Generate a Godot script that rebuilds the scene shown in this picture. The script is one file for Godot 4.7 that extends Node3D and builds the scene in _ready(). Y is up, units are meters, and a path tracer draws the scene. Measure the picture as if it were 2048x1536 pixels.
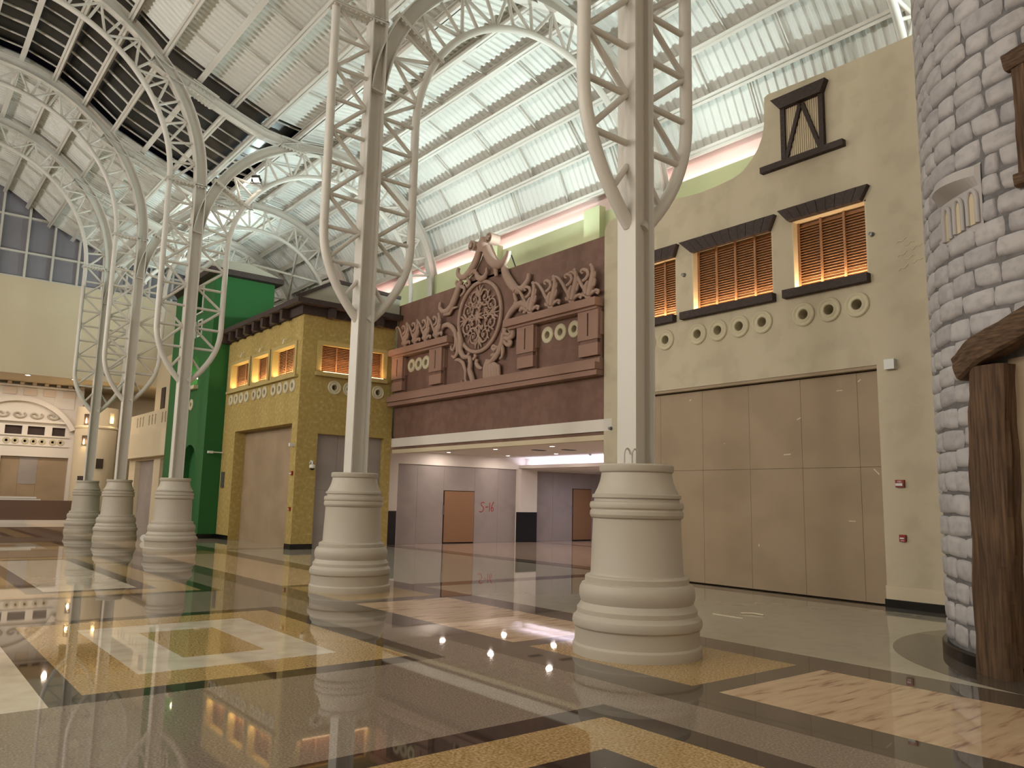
extends Node3D
# A night-time shopping hall: steel portal frames, vaulted decking, themed shopfronts on the right, polished stone floor.
# Axes: +x towards the shopfronts on the right, -z along the hall, metres.

const COL_X := 7.05
const COL_Z := [-6.44, -13.54, -25.0, -32.0, -37.6]
const WALL_X := 14.0

var M := {}
var brace_mesh: CylinderMesh
var taken := {}

# ---------------------------------------------------------------- mesh building
class MB:
	var v := PackedVector3Array()
	var n := PackedVector3Array()
	func tri(a: Vector3, b: Vector3, c: Vector3, na: Vector3, nb: Vector3, nc: Vector3) -> void:
		# points run anticlockwise as seen from outside; written clockwise for Godot
		v.append(a); v.append(c); v.append(b)
		n.append(na); n.append(nc); n.append(nb)
	func quad(a: Vector3, b: Vector3, c: Vector3, d: Vector3) -> void:
		var m := (c - a).cross(d - b).normalized()
		tri(a, b, c, m, m, m)
		tri(a, c, d, m, m, m)
	func box(lo: Vector3, hi: Vector3) -> void:
		obox((lo + hi) / 2.0, hi - lo, Basis())
	func obox(c: Vector3, s: Vector3, b: Basis) -> void:
		var x := b.x * s.x / 2.0
		var y := b.y * s.y / 2.0
		var z := b.z * s.z / 2.0
		quad(c - x - y + z, c + x - y + z, c + x + y + z, c - x + y + z)
		quad(c + x - y - z, c - x - y - z, c - x + y - z, c + x + y - z)
		quad(c + x - y + z, c + x - y - z, c + x + y - z, c + x + y + z)
		quad(c - x - y - z, c - x - y + z, c - x + y + z, c - x + y - z)
		quad(c - x + y + z, c + x + y + z, c + x + y - z, c - x + y - z)
		quad(c - x - y - z, c + x - y - z, c + x - y + z, c - x - y + z)
	func bar(a: Vector3, b: Vector3, w: float, h: float, up := Vector3.UP) -> void:
		var t := (b - a).normalized()
		var s := t.cross(up)
		if s.length() < 0.01:
			s = t.cross(Vector3.RIGHT)
		s = s.normalized()
		obox((a + b) / 2.0, Vector3(w, h, a.distance_to(b)), Basis(s, t.cross(s).normalized(), t))
	func tube(p: Array, r, sides := 8, squash := 1.0, flat_axis := Vector3.ZERO) -> void:
		# a swept round (or flattened) tube; r is one radius or one for each point
		var cnt := p.size()
		var rings := []
		var norms := []
		var side := Vector3.ZERO
		for i in cnt:
			var t: Vector3 = (p[mini(i + 1, cnt - 1)] - p[maxi(i - 1, 0)]).normalized()
			if side == Vector3.ZERO:
				side = t.cross(Vector3.UP if absf(t.y) < 0.9 else Vector3.RIGHT).normalized()
			side = (side - t * side.dot(t)).normalized()
			var s := side
			if flat_axis != Vector3.ZERO:
				s = t.cross(flat_axis).normalized()
			var o := t.cross(s).normalized()
			var rad: float = r[i] if r is Array else r
			var ring := []
			var nr := []
			for k in sides:
				var a := TAU * k / sides
				var d := s * cos(a) + o * sin(a) * squash
				ring.append(p[i] + d * rad)
				nr.append((s * cos(a) * squash + o * sin(a)).normalized())
			rings.append(ring)
			norms.append(nr)
		for i in cnt - 1:
			for k in sides:
				var j := (k + 1) % sides
				tri(rings[i][k], rings[i][j], rings[i + 1][j], norms[i][k], norms[i][j], norms[i + 1][j])
				tri(rings[i][k], rings[i + 1][j], rings[i + 1][k], norms[i][k], norms[i + 1][j], norms[i + 1][k])
		for e in [0, cnt - 1]:
			var m: Vector3 = (p[0] - p[1]).normalized() if e == 0 else (p[cnt - 1] - p[cnt - 2]).normalized()
			for k in sides:
				var j := (k + 1) % sides
				if e == 0:
					tri(p[e], rings[e][j], rings[e][k], m, m, m)
				else:
					tri(p[e], rings[e][k], rings[e][j], m, m, m)
	func lathe(prof: Array, segs: int, c: Vector3, b := Basis(), crease := 0.9) -> void:
		# profile of Vector2(radius, height) from bottom to top, spun round b.y
		var sn := []
		for i in prof.size() - 1:
			var d: Vector2 = prof[i + 1] - prof[i]
			sn.append(Vector2(d.y, -d.x).normalized())
		for i in prof.size() - 1:
			var n0: Vector2 = sn[i]
			var n1: Vector2 = sn[i]
			if i > 0 and sn[i].dot(sn[i - 1]) > crease:
				n0 = (sn[i] + sn[i - 1]).normalized()
			if i < sn.size() - 1 and sn[i].dot(sn[i + 1]) > crease:
				n1 = (sn[i] + sn[i + 1]).normalized()
			for k in segs:
				var a0 := TAU * k / segs
				var a1 := TAU * (k + 1) / segs
				var d0 := b.x * cos(a0) + b.z * sin(a0)
				var d1 := b.x * cos(a1) + b.z * sin(a1)
				var p00: Vector3 = c + d0 * prof[i].x + b.y * prof[i].y
				var p01: Vector3 = c + d1 * prof[i].x + b.y * prof[i].y
				var p10: Vector3 = c + d0 * prof[i + 1].x + b.y * prof[i + 1].y
				var p11: Vector3 = c + d1 * prof[i + 1].x + b.y * prof[i + 1].y
				tri(p00, p11, p01, d0 * n0.x + b.y * n0.y, d1 * n1.x + b.y * n1.y, d1 * n0.x + b.y * n0.y)
				tri(p00, p10, p11, d0 * n0.x + b.y * n0.y, d0 * n1.x + b.y * n1.y, d1 * n1.x + b.y * n1.y)
	func prism(poly: PackedVector2Array, f: Fr, d0: float, d1: float) -> void:
		# polygon in (u, v) of a frame, from depth d0 to d1 along its normal
		var q := poly
		var area := 0.0
		for i in q.size():
			area += q[i].cross(q[(i + 1) % q.size()])
		if area < 0.0:
			q = q.duplicate()
			q.reverse()
		var idx := Geometry2D.triangulate_polygon(q)
		for t in range(0, idx.size(), 3):
			var a := q[idx[t]]
			var b := q[idx[t + 1]]
			var c := q[idx[t + 2]]
			if (b - a).cross(c - a) < 0.0:
				var s := b
				b = c
				c = s
			tri(f.p(a.x, a.y, d1), f.p(b.x, b.y, d1), f.p(c.x, c.y, d1), f.N, f.N, f.N)
			tri(f.p(a.x, a.y, d0), f.p(c.x, c.y, d0), f.p(b.x, b.y, d0), -f.N, -f.N, -f.N)
		for i in q.size():
			var a := q[i]
			var b := q[(i + 1) % q.size()]
			quad(f.p(a.x, a.y, d0), f.p(b.x, b.y, d0), f.p(b.x, b.y, d1), f.p(a.x, a.y, d1))
	func section(path: Array, across: Array, depth_axis: Vector3, poly: Array) -> void:
		# a section polygon of Vector2(across, along depth_axis) swept along a path, one across vector for each point
		var k := poly.size()
		for i in path.size() - 1:
			for j in k:
				var a: Vector2 = poly[j]
				var b: Vector2 = poly[(j + 1) % k]
				quad(path[i] + across[i] * a.x + depth_axis * a.y, path[i] + across[i] * b.x + depth_axis * b.y,
					path[i + 1] + across[i + 1] * b.x + depth_axis * b.y, path[i + 1] + across[i + 1] * a.x + depth_axis * a.y)
	func mesh() -> ArrayMesh:
		var arr := []
		arr.resize(Mesh.ARRAY_MAX)
		arr[Mesh.ARRAY_VERTEX] = v
		arr[Mesh.ARRAY_NORMAL] = n
		var m := ArrayMesh.new()
		m.add_surface_from_arrays(Mesh.PRIMITIVE_TRIANGLES, arr)
		return m

# a wall plane: u runs along U, v along V, d along the outward normal N
class Fr:
	var o: Vector3
	var U: Vector3
	var V := Vector3.UP
	var N: Vector3
	func _init(origin: Vector3, u: Vector3, nn: Vector3) -> void:
		o = origin
		U = u
		N = nn
	func p(u: float, w: float, d: float) -> Vector3:
		return o + U * u + V * w + N * d
	func box(mb: MB, u0: float, u1: float, v0: float, v1: float, d0: float, d1: float) -> void:
		mb.obox(p((u0 + u1) / 2, (v0 + v1) / 2, (d0 + d1) / 2), Vector3(u1 - u0, v1 - v0, d1 - d0), Basis(U, V, N))
	func basis_out() -> Basis:
		# y along the normal
		return Basis(U, N, -V)

func face_x(x: float) -> Fr:      # a plane that looks towards -x; u = z
	return Fr.new(Vector3(x, 0, 0), Vector3(0, 0, 1), Vector3(-1, 0, 0))

func face_z(z: float) -> Fr:      # a plane that looks towards +z; u = x
	return Fr.new(Vector3(0, 0, z), Vector3(1, 0, 0), Vector3(0, 0, 1))

# slab of wall with real rectangular holes: holes are [u0, u1, v0, v1]
func holed(mb: MB, f: Fr, u0: float, u1: float, v0: float, v1: float, d0: float, d1: float, holes: Array) -> void:
	var us := [u0, u1]
	var vs := [v0, v1]
	for h in holes:
		for k in [0, 1]:
			if h[k] > u0 and h[k] < u1:
				us.append(h[k])
			if h[k + 2] > v0 and h[k + 2] < v1:
				vs.append(h[k + 2])
	us.sort()
	vs.sort()
	for i in us.size() - 1:
		if us[i + 1] - us[i] < 0.0005:
			continue
		var run := -1.0
		for j in vs.size():
			var solid := false
			if j < vs.size() - 1 and vs[j + 1] - vs[j] > 0.0005:
				solid = true
				var cu: float = (us[i] + us[i + 1]) / 2
				var cv: float = (vs[j] + vs[j + 1]) / 2
				for h in holes:
					if cu > h[0] and cu < h[1] and cv > h[2] and cv < h[3]:
						solid = false
			elif j < vs.size() - 1:
				continue
			if solid and run < 0.0:
				run = vs[j]
			elif not solid and run >= 0.0:
				f.box(mb, us[i], us[i + 1], run, vs[j], d0, d1)
				run = -1.0

# ---------------------------------------------------------------- scene tree
func numbered(called: String) -> String:
	if not taken.has(called):
		taken[called] = 0
		return called
	taken[called] += 1
	return "%s_%03d" % [called, taken[called]]

func obj(called: String, mb, material: Material, parent: Node = self) -> MeshInstance3D:
	var o := MeshInstance3D.new()
	o.name = numbered(called) if parent == self else called
	o.mesh = mb.mesh() if mb is MB else mb
	o.material_override = material
	parent.add_child(o, true)
	return o

func thing(called: String, label: String, category: String, at := Vector3.ZERO, group := "") -> Node3D:
	var o := Node3D.new()
	o.name = numbered(called)
	add_child(o)
	o.position = at
	return tag(o, label, category, group)

func tag(o: Node3D, label: String, category: String, group := "") -> Node3D:
	o.set_meta("label", label)
	o.set_meta("category", category)
	if group != "":
		o.set_meta("group", group)
	return o

func structure(called: String, label := "") -> Node3D:
	var o := Node3D.new()
	o.name = called
	add_child(o)
	o.set_meta("kind", "structure")
	if label != "":
		o.set_meta("label", label)
	return o

# ---------------------------------------------------------------- materials
func noise_tex(seed_: int, freq: float, octaves: int, stops: Array, size := 256, kind := FastNoiseLite.TYPE_SIMPLEX_SMOOTH) -> ImageTexture:
	var f := FastNoiseLite.new()
	f.seed = seed_
	f.noise_type = kind
	f.frequency = freq
	f.fractal_octaves = octaves
	var src := f.get_seamless_image(size, size)
	src.convert(Image.FORMAT_L8)
	var g := Gradient.new()
	var offs := PackedFloat32Array()
	var cols := PackedColorArray()
	for s in stops:
		offs.append(s[0])
		cols.append(s[1])
	g.offsets = offs
	g.colors = cols
	var lut := []
	for i in 256:
		lut.append(g.sample(i / 255.0))
	var img := Image.create(size, size, true, Image.FORMAT_RGB8)
	var data := src.get_data()
	for y in size:
		for x in size:
			img.set_pixel(x, y, lut[data[y * size + x]])
	img.generate_mipmaps()
	return ImageTexture.create_from_image(img)

func mat(c: Color, rough := 0.7, spec := 0.5, metal := 0.0) -> StandardMaterial3D:
	var m := StandardMaterial3D.new()
	m.albedo_color = c
	m.roughness = rough
	m.metallic_specular = spec
	m.metallic = metal
	return m

func tex_mat(t: Texture2D, scale: Vector3, rough := 0.7, spec := 0.5) -> StandardMaterial3D:
	var m := mat(Color.WHITE, rough, spec)
	m.albedo_texture = t
	m.uv1_triplanar = true
	m.uv1_world_triplanar = true
	m.uv1_scale = scale
	return m

func glow(c: Color, e: float) -> StandardMaterial3D:
	var m := mat(Color(0.9, 0.9, 0.9), 0.5)
	m.emission_enabled = true
	m.emission = c
	m.emission_energy_multiplier = e
	return m

func shades(c: Color, k: float) -> Array:
	return [[0.25, c.darkened(k)], [0.5, c], [0.75, c.lightened(k * 0.6)]]

func make_materials() -> void:
	M.steel = mat(Color(0.79, 0.77, 0.735), 0.42)
	M.plinth = mat(Color(0.70, 0.665, 0.61), 0.5)
	M.deck = mat(Color(0.86, 0.86, 0.84), 0.5)
	M.cream = tex_mat(noise_tex(3, 0.012, 4, shades(Color(0.76, 0.71, 0.61), 0.04)), Vector3.ONE * 0.35, 0.85)
	M.cream_plain = mat(Color(0.80, 0.74, 0.63), 0.85)
	M.white_wall = mat(Color(0.86, 0.83, 0.79), 0.8)
	M.green_pale = mat(Color(0.76, 0.78, 0.62), 0.85)
	M.rosy_lit_pale = mat(Color(0.88, 0.82, 0.80), 0.85)  # part of the rosy strip light is put into this wall colour
	M.brown = tex_mat(noise_tex(5, 0.02, 3, shades(Color(0.455, 0.335, 0.285), 0.05)), Vector3.ONE * 0.4, 0.75)
	M.brown_trim = mat(Color(0.57, 0.44, 0.38), 0.75)
	M.ornament = mat(Color(0.63, 0.52, 0.46), 0.75)
	M.ring = mat(Color(0.78, 0.74, 0.63), 0.75)
	M.pipe = mat(Color(0.40, 0.38, 0.35), 0.9)
	M.shutter = tex_mat(noise_tex(8, 0.008, 3, shades(Color(0.61, 0.525, 0.42), 0.04)), Vector3.ONE * 0.3, 0.6)
	M.shutter_grey = tex_mat(noise_tex(9, 0.008, 3, shades(Color(0.60, 0.56, 0.54), 0.04)), Vector3.ONE * 0.3, 0.6)
	M.chip = mat(Color(0.82, 0.77, 0.68), 0.9)
	M.plywood = mat(Color(0.55, 0.41, 0.29), 0.6)
	M.yellow = tex_mat(noise_tex(11, 0.02, 5, [[0.2, Color(0.64, 0.55, 0.31)], [0.55, Color(0.67, 0.58, 0.34)], [0.75, Color(0.69, 0.60, 0.37)], [0.95, Color(0.78, 0.71, 0.50)]], 512), Vector3.ONE * 0.55, 0.85)
	M.yellow_plain = mat(Color(0.70, 0.62, 0.40), 0.85)
	M.green = mat(Color(0.13, 0.37, 0.16), 0.8)
	M.green_trim = mat(Color(0.33, 0.42, 0.25), 0.8)
	M.wood_dark = tex_mat(noise_tex(13, 0.03, 3, shades(Color(0.21, 0.15, 0.13), 0.12)), Vector3(1.0, 6.0, 1.0), 0.7)
	M.louvre = tex_mat(noise_tex(14, 0.03, 3, shades(Color(0.60, 0.43, 0.29), 0.08)), Vector3(1.0, 5.0, 1.0), 0.6)
	M.black = mat(Color(0.045, 0.045, 0.05), 0.25)
	M.navy = mat(Color(0.07, 0.075, 0.10), 0.3)
	M.red = mat(Color(0.55, 0.06, 0.05), 0.4)
	M.red_ink = mat(Color(0.62, 0.10, 0.12), 0.7)
	M.white_plastic = mat(Color(0.85, 0.85, 0.83), 0.4)
	M.dark_metal = mat(Color(0.08, 0.08, 0.085), 0.5)
	M.grey_metal = mat(Color(0.45, 0.45, 0.45), 0.4, 0.5, 0.6)
	M.roof_grey = mat(Color(0.62, 0.60, 0.54), 0.8)
	M.stone = []
	for i in 3:
		M.stone.append(tex_mat(noise_tex(20 + i, 0.03, 4, shades([Color(0.71, 0.69, 0.69), Color(0.68, 0.66, 0.665), Color(0.73, 0.71, 0.71)][i], 0.08)), Vector3.ONE * 0.8, 0.85))
	M.grout = tex_mat(noise_tex(25, 0.03, 4, shades(Color(0.44, 0.43, 0.43), 0.12)), Vector3.ONE * 0.9, 0.9)
	M.stone_plain = mat(Color(0.70, 0.68, 0.67), 0.85)
	M.log = tex_mat(noise_tex(27, 0.02, 5, [[0.2, Color(0.24, 0.17, 0.115)], [0.5, Color(0.33, 0.245, 0.17)], [0.8, Color(0.42, 0.32, 0.23)]], 512), Vector3(2.6, 0.12, 2.6), 0.85)
	M.log_flat = tex_mat(noise_tex(28, 0.02, 5, [[0.2, Color(0.25, 0.18, 0.125)], [0.5, Color(0.34, 0.255, 0.18)], [0.8, Color(0.44, 0.34, 0.25)]], 512), Vector3(0.5, 2.6, 0.5), 0.85)
	M.far_glass = mat(Color(0.52, 0.51, 0.54), 0.35)
	M.sky_glass = mat(Color(0.13, 0.125, 0.13), 0.3)
	M.planter = mat(Color(0.42, 0.33, 0.28), 0.35)
	M.bracket_pink = mat(Color(0.84, 0.77, 0.70), 0.8)
	M.relief = mat(Color(0.68, 0.64, 0.58), 0.8)
	# polished floor stones
	var fr := 0.025
	M.f_granite = tex_mat(noise_tex(31, 0.09, 3, [[0.1, Color(0.42, 0.37, 0.33)], [0.45, Color(0.49, 0.44, 0.39)], [0.6, Color(0.52, 0.47, 0.42)], [0.9, Color(0.60, 0.55, 0.50)]], 512), Vector3.ONE * 0.9, fr)
	M.f_dark = tex_mat(noise_tex(32, 0.08, 3, [[0.3, Color(0.33, 0.295, 0.26)], [0.7, Color(0.36, 0.325, 0.285)]], 256), Vector3.ONE * 0.9, fr)
	M.f_black = tex_mat(noise_tex(33, 0.08, 3, [[0.3, Color(0.20, 0.17, 0.155)], [0.7, Color(0.235, 0.205, 0.185)]], 256), Vector3.ONE * 0.9, fr)
	M.f_yellow = tex_mat(noise_tex(34, 0.075, 4, [[0.1, Color(0.52, 0.40, 0.25)], [0.42, Color(0.64, 0.53, 0.35)], [0.6, Color(0.69, 0.58, 0.40)], [0.9, Color(0.79, 0.70, 0.53)]], 512), Vector3.ONE * 0.8, fr)
	M.f_white = tex_mat(noise_tex(35, 0.02, 4, [[0.2, Color(0.76, 0.71, 0.64)], [0.5, Color(0.79, 0.745, 0.675)], [0.8, Color(0.81, 0.77, 0.70)]], 256), Vector3.ONE * 0.5, fr)
	M.f_light = tex_mat(noise_tex(36, 0.02, 4, shades(Color(0.70, 0.67, 0.60), 0.02)), Vector3.ONE * 0.5, fr)
	M.f_marble = tex_mat(noise_tex(37, 0.016, 5, [[0.12, Color(0.58, 0.45, 0.36)], [0.24, Color(0.70, 0.58, 0.47)], [0.38, Color(0.76, 0.65, 0.53)], [0.7, Color(0.785, 0.68, 0.555)], [0.9, Color(0.80, 0.70, 0.58)]], 512), Vector3(0.13, 1.0, 0.95), fr)
	M.f_pink = tex_mat(noise_tex(38, 0.016, 4, shades(Color(0.72, 0.64, 0.57), 0.05)), Vector3(0.3, 1.0, 0.8), fr)

# ---------------------------------------------------------------- lamps
func area(parent: Node3D, at: Vector3, towards: Vector3, size: Vector2, c: Color, e: float) -> AreaLight3D:
	var l := AreaLight3D.new()
	l.name = "lamp_light"
	l.area_size = size
	l.light_color = c
	l.light_energy = e
	l.area_range = 80.0
	l.shadow_enabled = true
	parent.add_child(l, true)
	var t := towards.normalized()
	l.basis = Basis.looking_at(t, Vector3.UP if absf(t.y) < 0.9 else Vector3.RIGHT)
	l.position = at
	return l

func floodlight(at: Vector3, towards: Vector3, c: Color, e: float, label: String, group := "", size := Vector2(0.5, 0.35), yoke := 0.25) -> Node3D:
	var o := thing("floodlight", label, "floodlight", at, group)
	var t := towards.normalized()
	var b := Basis.looking_at(t, Vector3.UP if absf(t.y) < 0.9 else Vector3.RIGHT)
	var mb := MB.new()
	mb.obox(t * -0.06, Vector3(size.x + 0.06, size.y + 0.06, 0.1), b)
	for k in 5:
		mb.obox(t * -0.14 + b.x * (k - 2) * size.x / 5.0, Vector3(0.02, size.y, 0.06), b)
	obj("housing", mb, M.dark_metal, o)
	mb = MB.new()
	mb.obox(Vector3.ZERO, Vector3(size.x, size.y, 0.01), b)
	obj("lamp_lens", mb, glow(c, 3.0), o)
	if yoke > 0.0:
		mb = MB.new()
		for s in [-1, 1]:
			mb.bar(t * -0.06 + b.x * (size.x / 2 + 0.05) * s, t * -0.06 + b.x * (size.x / 2 + 0.05) * s - Vector3.UP * yoke, 0.02, 0.04)
		mb.bar(t * -0.06 + b.x * (size.x / 2 + 0.06) - Vector3.UP * yoke, t * -0.06 - b.x * (size.x / 2 + 0.06) - Vector3.UP * yoke, 0.04, 0.02)
		obj("yoke", mb, M.dark_metal, o)
	area(o, t * 0.02, t, size, c, e)
	return o

func downlight(at: Vector3, c: Color, e: float, label: String, group: String, r := 0.09) -> void:
	var o := thing("downlight", label, "downlight", at, group)
	var mb := MB.new()
	mb.lathe([Vector2(r, -0.006), Vector2(r + 0.03, -0.012), Vector2(r + 0.035, 0.0)], 16, Vector3.ZERO)
	obj("trim_ring", mb, M.white_plastic, o)
	mb = MB.new()
	mb.lathe([Vector2(0.0, -0.004), Vector2(r, -0.004)], 16, Vector3.ZERO)
	obj("lamp_lens", mb, glow(c, 30.0), o)
	area(o, Vector3(0, -0.016, 0), Vector3.DOWN, Vector2(r, r) * 1.7, c, e)

# a warm strip along a window sill: u0..u1 on frame f
func led_strip(parent: Node3D, f: Fr, u0: float, u1: float, v: float, d: float, c: Color, e: float) -> void:
	var mb := MB.new()
	f.box(mb, u0, u1, v, v + 0.018, d - 0.012, d + 0.012)
	obj("led_strip", mb, glow(c, 5.0), parent)
	var l := area(parent, f.p((u0 + u1) / 2, v + 0.024, d), Vector3.UP, Vector2(0.03, u1 - u0), c, e)
	l.basis = Basis(f.N, f.U, f.N.cross(f.U)) if f.N.cross(f.U).y < 0 else Basis(-f.N, f.U, (-f.N).cross(f.U))

# ---------------------------------------------------------------- setting
func make_view() -> void:
	var cam := Camera3D.new()
	cam.name = "camera"
	cam.fov = 51.916
	cam.near = 0.05
	cam.far = 300.0
	cam.transform = Transform3D(Basis(Vector3(0.78002635, 0.02107369, 0.62539171), Vector3(-0.10745083, 0.98909853, 0.10068973), Vector3(-0.61645211, -0.1457395, 0.7737873)), Vector3(0, 1.7, 0))
	add_child(cam)
	cam.current = true
	var we := WorldEnvironment.new()
	we.name = "world_environment"
	var e := Environment.new()
	e.background_mode = Environment.BG_COLOR
	e.background_color = Color(0.02, 0.02, 0.03)
	e.ambient_light_source = Environment.AMBIENT_SOURCE_BG
	e.tonemap_mode = Environment.TONE_MAPPER_LINEAR
	e.tonemap_exposure = 0.84
	e.sdfgi_enabled = true
	e.ssao_enabled = true
	e.ssil_enabled = true
	we.environment = e
	add_child(we)

func make_lights() -> void:
	# floodlights along the tops of the shopfronts, thrown up at the vault
	var cool := Color(0.91, 1.0, 0.99)
	var up := Vector3(-0.9, 0.75, 0.0)
	var e := 34.0
	for s in [[14.85, 8.15, -16.6, 1.2], [14.85, 8.15, -21.5, 1.0], [14.85, 8.45, -11.4, 0.9], [14.85, 9.9, -4.6, 0.8], [13.3, 8.8, -27.0, 1.0], [11.6, 10.85, -34.2, 1.1], [11.75, 9.0, -41.0, 1.0]]:
		floodlight(Vector3(s[0], s[1] + 0.27, s[2]), up, cool, e * 0.9 * s[3], "floodlight turned up at the vault from behind the shopfront tops", "uplights behind the shopfront tops")
	# added fill lamps, unseen and assumed: uplights on the far wall, floodlights on the far legs
	for z in [-2.0, -9.0, -16.0, -23.0, -30.0, -38.0]:
		floodlight(Vector3(-13.0, 8.6, z), Vector3(0.9, 0.75, 0.0), Color(1.0, 0.985, 0.965), e * 2.1, "added fill floodlight turned up at the vault on the far side of the hall", "added fill uplights on the far side of the hall", Vector2(0.5, 0.35), 0.0)
	for z in [-6.44, -13.54, -25.0, -32.0, -37.6]:
		floodlight(Vector3(-3.85, 9.5, z), Vector3(0.55, -1.0, 0.0), Color(1.0, 0.96, 0.90), 25.0, "added fill floodlight turned down into the hall from the far row of columns", "added fill floodlights on the far row of columns", Vector2(0.7, 0.5), 0.0)
	for x in [-6.0, 2.0, 9.0]:  # more added fill lamps, assumed on the wall behind the camera
		floodlight(Vector3(x, 9.5, 6.6), Vector3(0.2, -1.0, -0.6), Color(1.0, 0.96, 0.90), 18.0, "added fill floodlight turned down into the hall from the near end wall", "added fill floodlights on the near end wall", Vector2(0.7, 0.5), 0.0)

func make_floor() -> void:
	var fl := structure("floor", "polished stone floor with inlaid dark bands and ochre frames")
	var base := MB.new()
	base.box(Vector3(-14, -0.4, -56), Vector3(28, -0.03, 8))
	obj("screed", base, M.f_dark, fl)
	var t := -0.03
	var put := func(x0: float, x1: float, z0: float, z1: float, m: Material, called: String, h := 0.0):
		var mb := MB.new()
		mb.box(Vector3(x0, t, z0), Vector3(x1, h, z1))
		obj(called, mb, m, fl)
	var ring := func(x0: float, x1: float, z0: float, z1: float, i0: float, i1: float, j0: float, j1: float, m: Material, called: String):
		put.call(x0, x1, z0, j0, m, called)
		put.call(x0, x1, j1, z1, m, called)
		put.call(x0, i0, j0, j1, m, called)
		put.call(i1, x1, j0, j1, m, called)
	# nave: pale strip, then the row of frames on grey granite
	put.call(-14.0, -5.0, -56.0, 8.0, M.f_light, "stone_slab")
	var cx := 3.15
	var last := 8.0
	for f in [[-4.98, 4.4, true], [-12.05, -7.37, false], [-23.8, -14.45, true], [-30.9, -26.2, false], [-42.7, -33.3, true]]:
		put.call(-5.0, 5.04, f[1], last, M.f_granite, "granite_band")
		put.call(-5.0, 1.26, f[0], f[1], M.f_white, "stone_slab")
		last = f[0]
		var zc: float = (f[0] + f[1]) / 2
		var hz: float = (f[1] - f[0]) / 2
		var hx := 1.89
		var steps := [[0.0, M.f_black, "black_border"], [0.285, M.f_yellow, "ochre_border"], [0.87, M.f_black, "black_border"], [1.155, M.f_white, "white_panel"]]
		if not f[2]:
			steps = [[0.0, M.f_black, "black_border"], [0.29, M.f_yellow, "ochre_border"], [0.87, M.f_white, "white_border"], [1.45, M.f_yellow, "ochre_panel"]]
		for k in steps.size():
			var a: float = steps[k][0]
			if k < steps.size() - 1:
				var b: float = steps[k + 1][0]
				ring.call(cx - hx + a, cx + hx - a, zc - hz + a, zc + hz - a, cx - hx + b, cx + hx - b, zc - hz + b, zc + hz - b, steps[k][1], steps[k][2])
			else:
				put.call(cx - hx + a, cx + hx - a, zc - hz + a, zc + hz - a, steps[k][1], steps[k][2])
	put.call(-5.0, 5.04, -56.0, last, M.f_granite, "granite_band")
	put.call(5.04, 5.667, -56.0, 8.0, M.f_granite, "granite_band")
	put.call(5.667, 6.233, -56.0, 8.0, M.f_dark, "dark_band")
	# column row: ochre squares under the columns, veined marble between
	var cuts := [8.0, -4.69, -4.99, -7.40, -7.70, -11.74, -12.11, -14.41, -14.71, -23.5, -23.8, -26.2, -26.5, -30.6, -30.9, -33.3, -33.6, -36.4, -36.7, -39.0, -39.3, -56.0]
	var kinds := "mdydmdydmdydmdydmdydm"
	for k in kinds.length():
		var c := kinds[k]
		put.call(6.233, 8.0, cuts[k + 1], cuts[k], {"m": M.f_marble, "d": M.f_dark, "y": M.f_yellow}[c], {"m": "marble_slab", "d": "dark_band", "y": "ochre_slab"}[c])
	put.call(8.0, 8.58, -56.0, 8.0, M.f_dark, "dark_band")
	# pale field along the shops
	var pale := [8.0, -13.33, -13.86, -24.9, -25.3, -37.4, -37.9, -56.0]
	for k in 7:
		put.call(8.58, 13.45, pale[k + 1], pale[k], M.f_dark if k % 2 else M.f_light, "dark_band" if k % 2 else "pale_slab")
	put.call(13.45, 14.3, -13.9, 8.0, M.f_dark, "dark_band")
	put.call(13.45, 14.3, -56.0, -13.9, M.f_light, "pale_slab")
	put.call(14.3, 14.62, -56.0, 8.0, M.f_dark, "dark_band")
	put.call(14.62, 14.72, -56.0, 8.0, M.f_pink, "pale_slab")
	put.call(14.72, 14.98, -56.0, 8.0, M.f_dark, "dark_band")
	put.call(14.98, 21.6, -56.0, 8.0, M.f_pink, "pale_slab")
	put.call(21.6, 21.9, -56.0, 8.0, M.f_dark, "dark_band")
	put.call(21.9, 28.0, -56.0, 8.0, M.f_pink, "pale_slab")
	# grey disc round the foot of the stone tower
	var mb := MB.new()
	mb.lathe([Vector2(2.96, -0.01), Vector2(2.94, 0.002), Vector2(0.0, 0.002)], 96, Vector3(11.44, 0, -2.34))
	obj("grey_disc", mb, M.f_dark, fl)

# roof: (x, y) of the purlin undersides from the shop side to the crown of the nave
const ROOF := [[15.87, 10.80], [15.36, 11.85], [14.61, 12.74], [13.69, 13.39], [12.62, 13.81], [11.58, 13.95], [10.15, 13.83], [9.0, 13.95], [7.9, 14.34], [6.75, 14.78], [5.62, 15.28], [4.58, 16.05], [3.55, 16.66], [2.48, 17.0], [1.45, 17.12]]
const BAYS := [7.0, -0.5, -6.44, -13.54, -19.3, -25.0, -32.0, -37.6, -46.2]

func roof_normal(i: int) -> Vector3:
	var a: Array = ROOF[maxi(i - 1, 0)]
	var b: Array = ROOF[mini(i + 1, ROOF.size() - 1)]
	var t := Vector3(b[0] - a[0], b[1] - a[1], 0).normalized()
	return Vector3(t.y, -t.x, 0)

func roof_at(i: int, lift: float) -> Vector3:
	return Vector3(ROOF[i][0], ROOF[i][1], 0) + roof_normal(i) * lift

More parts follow.
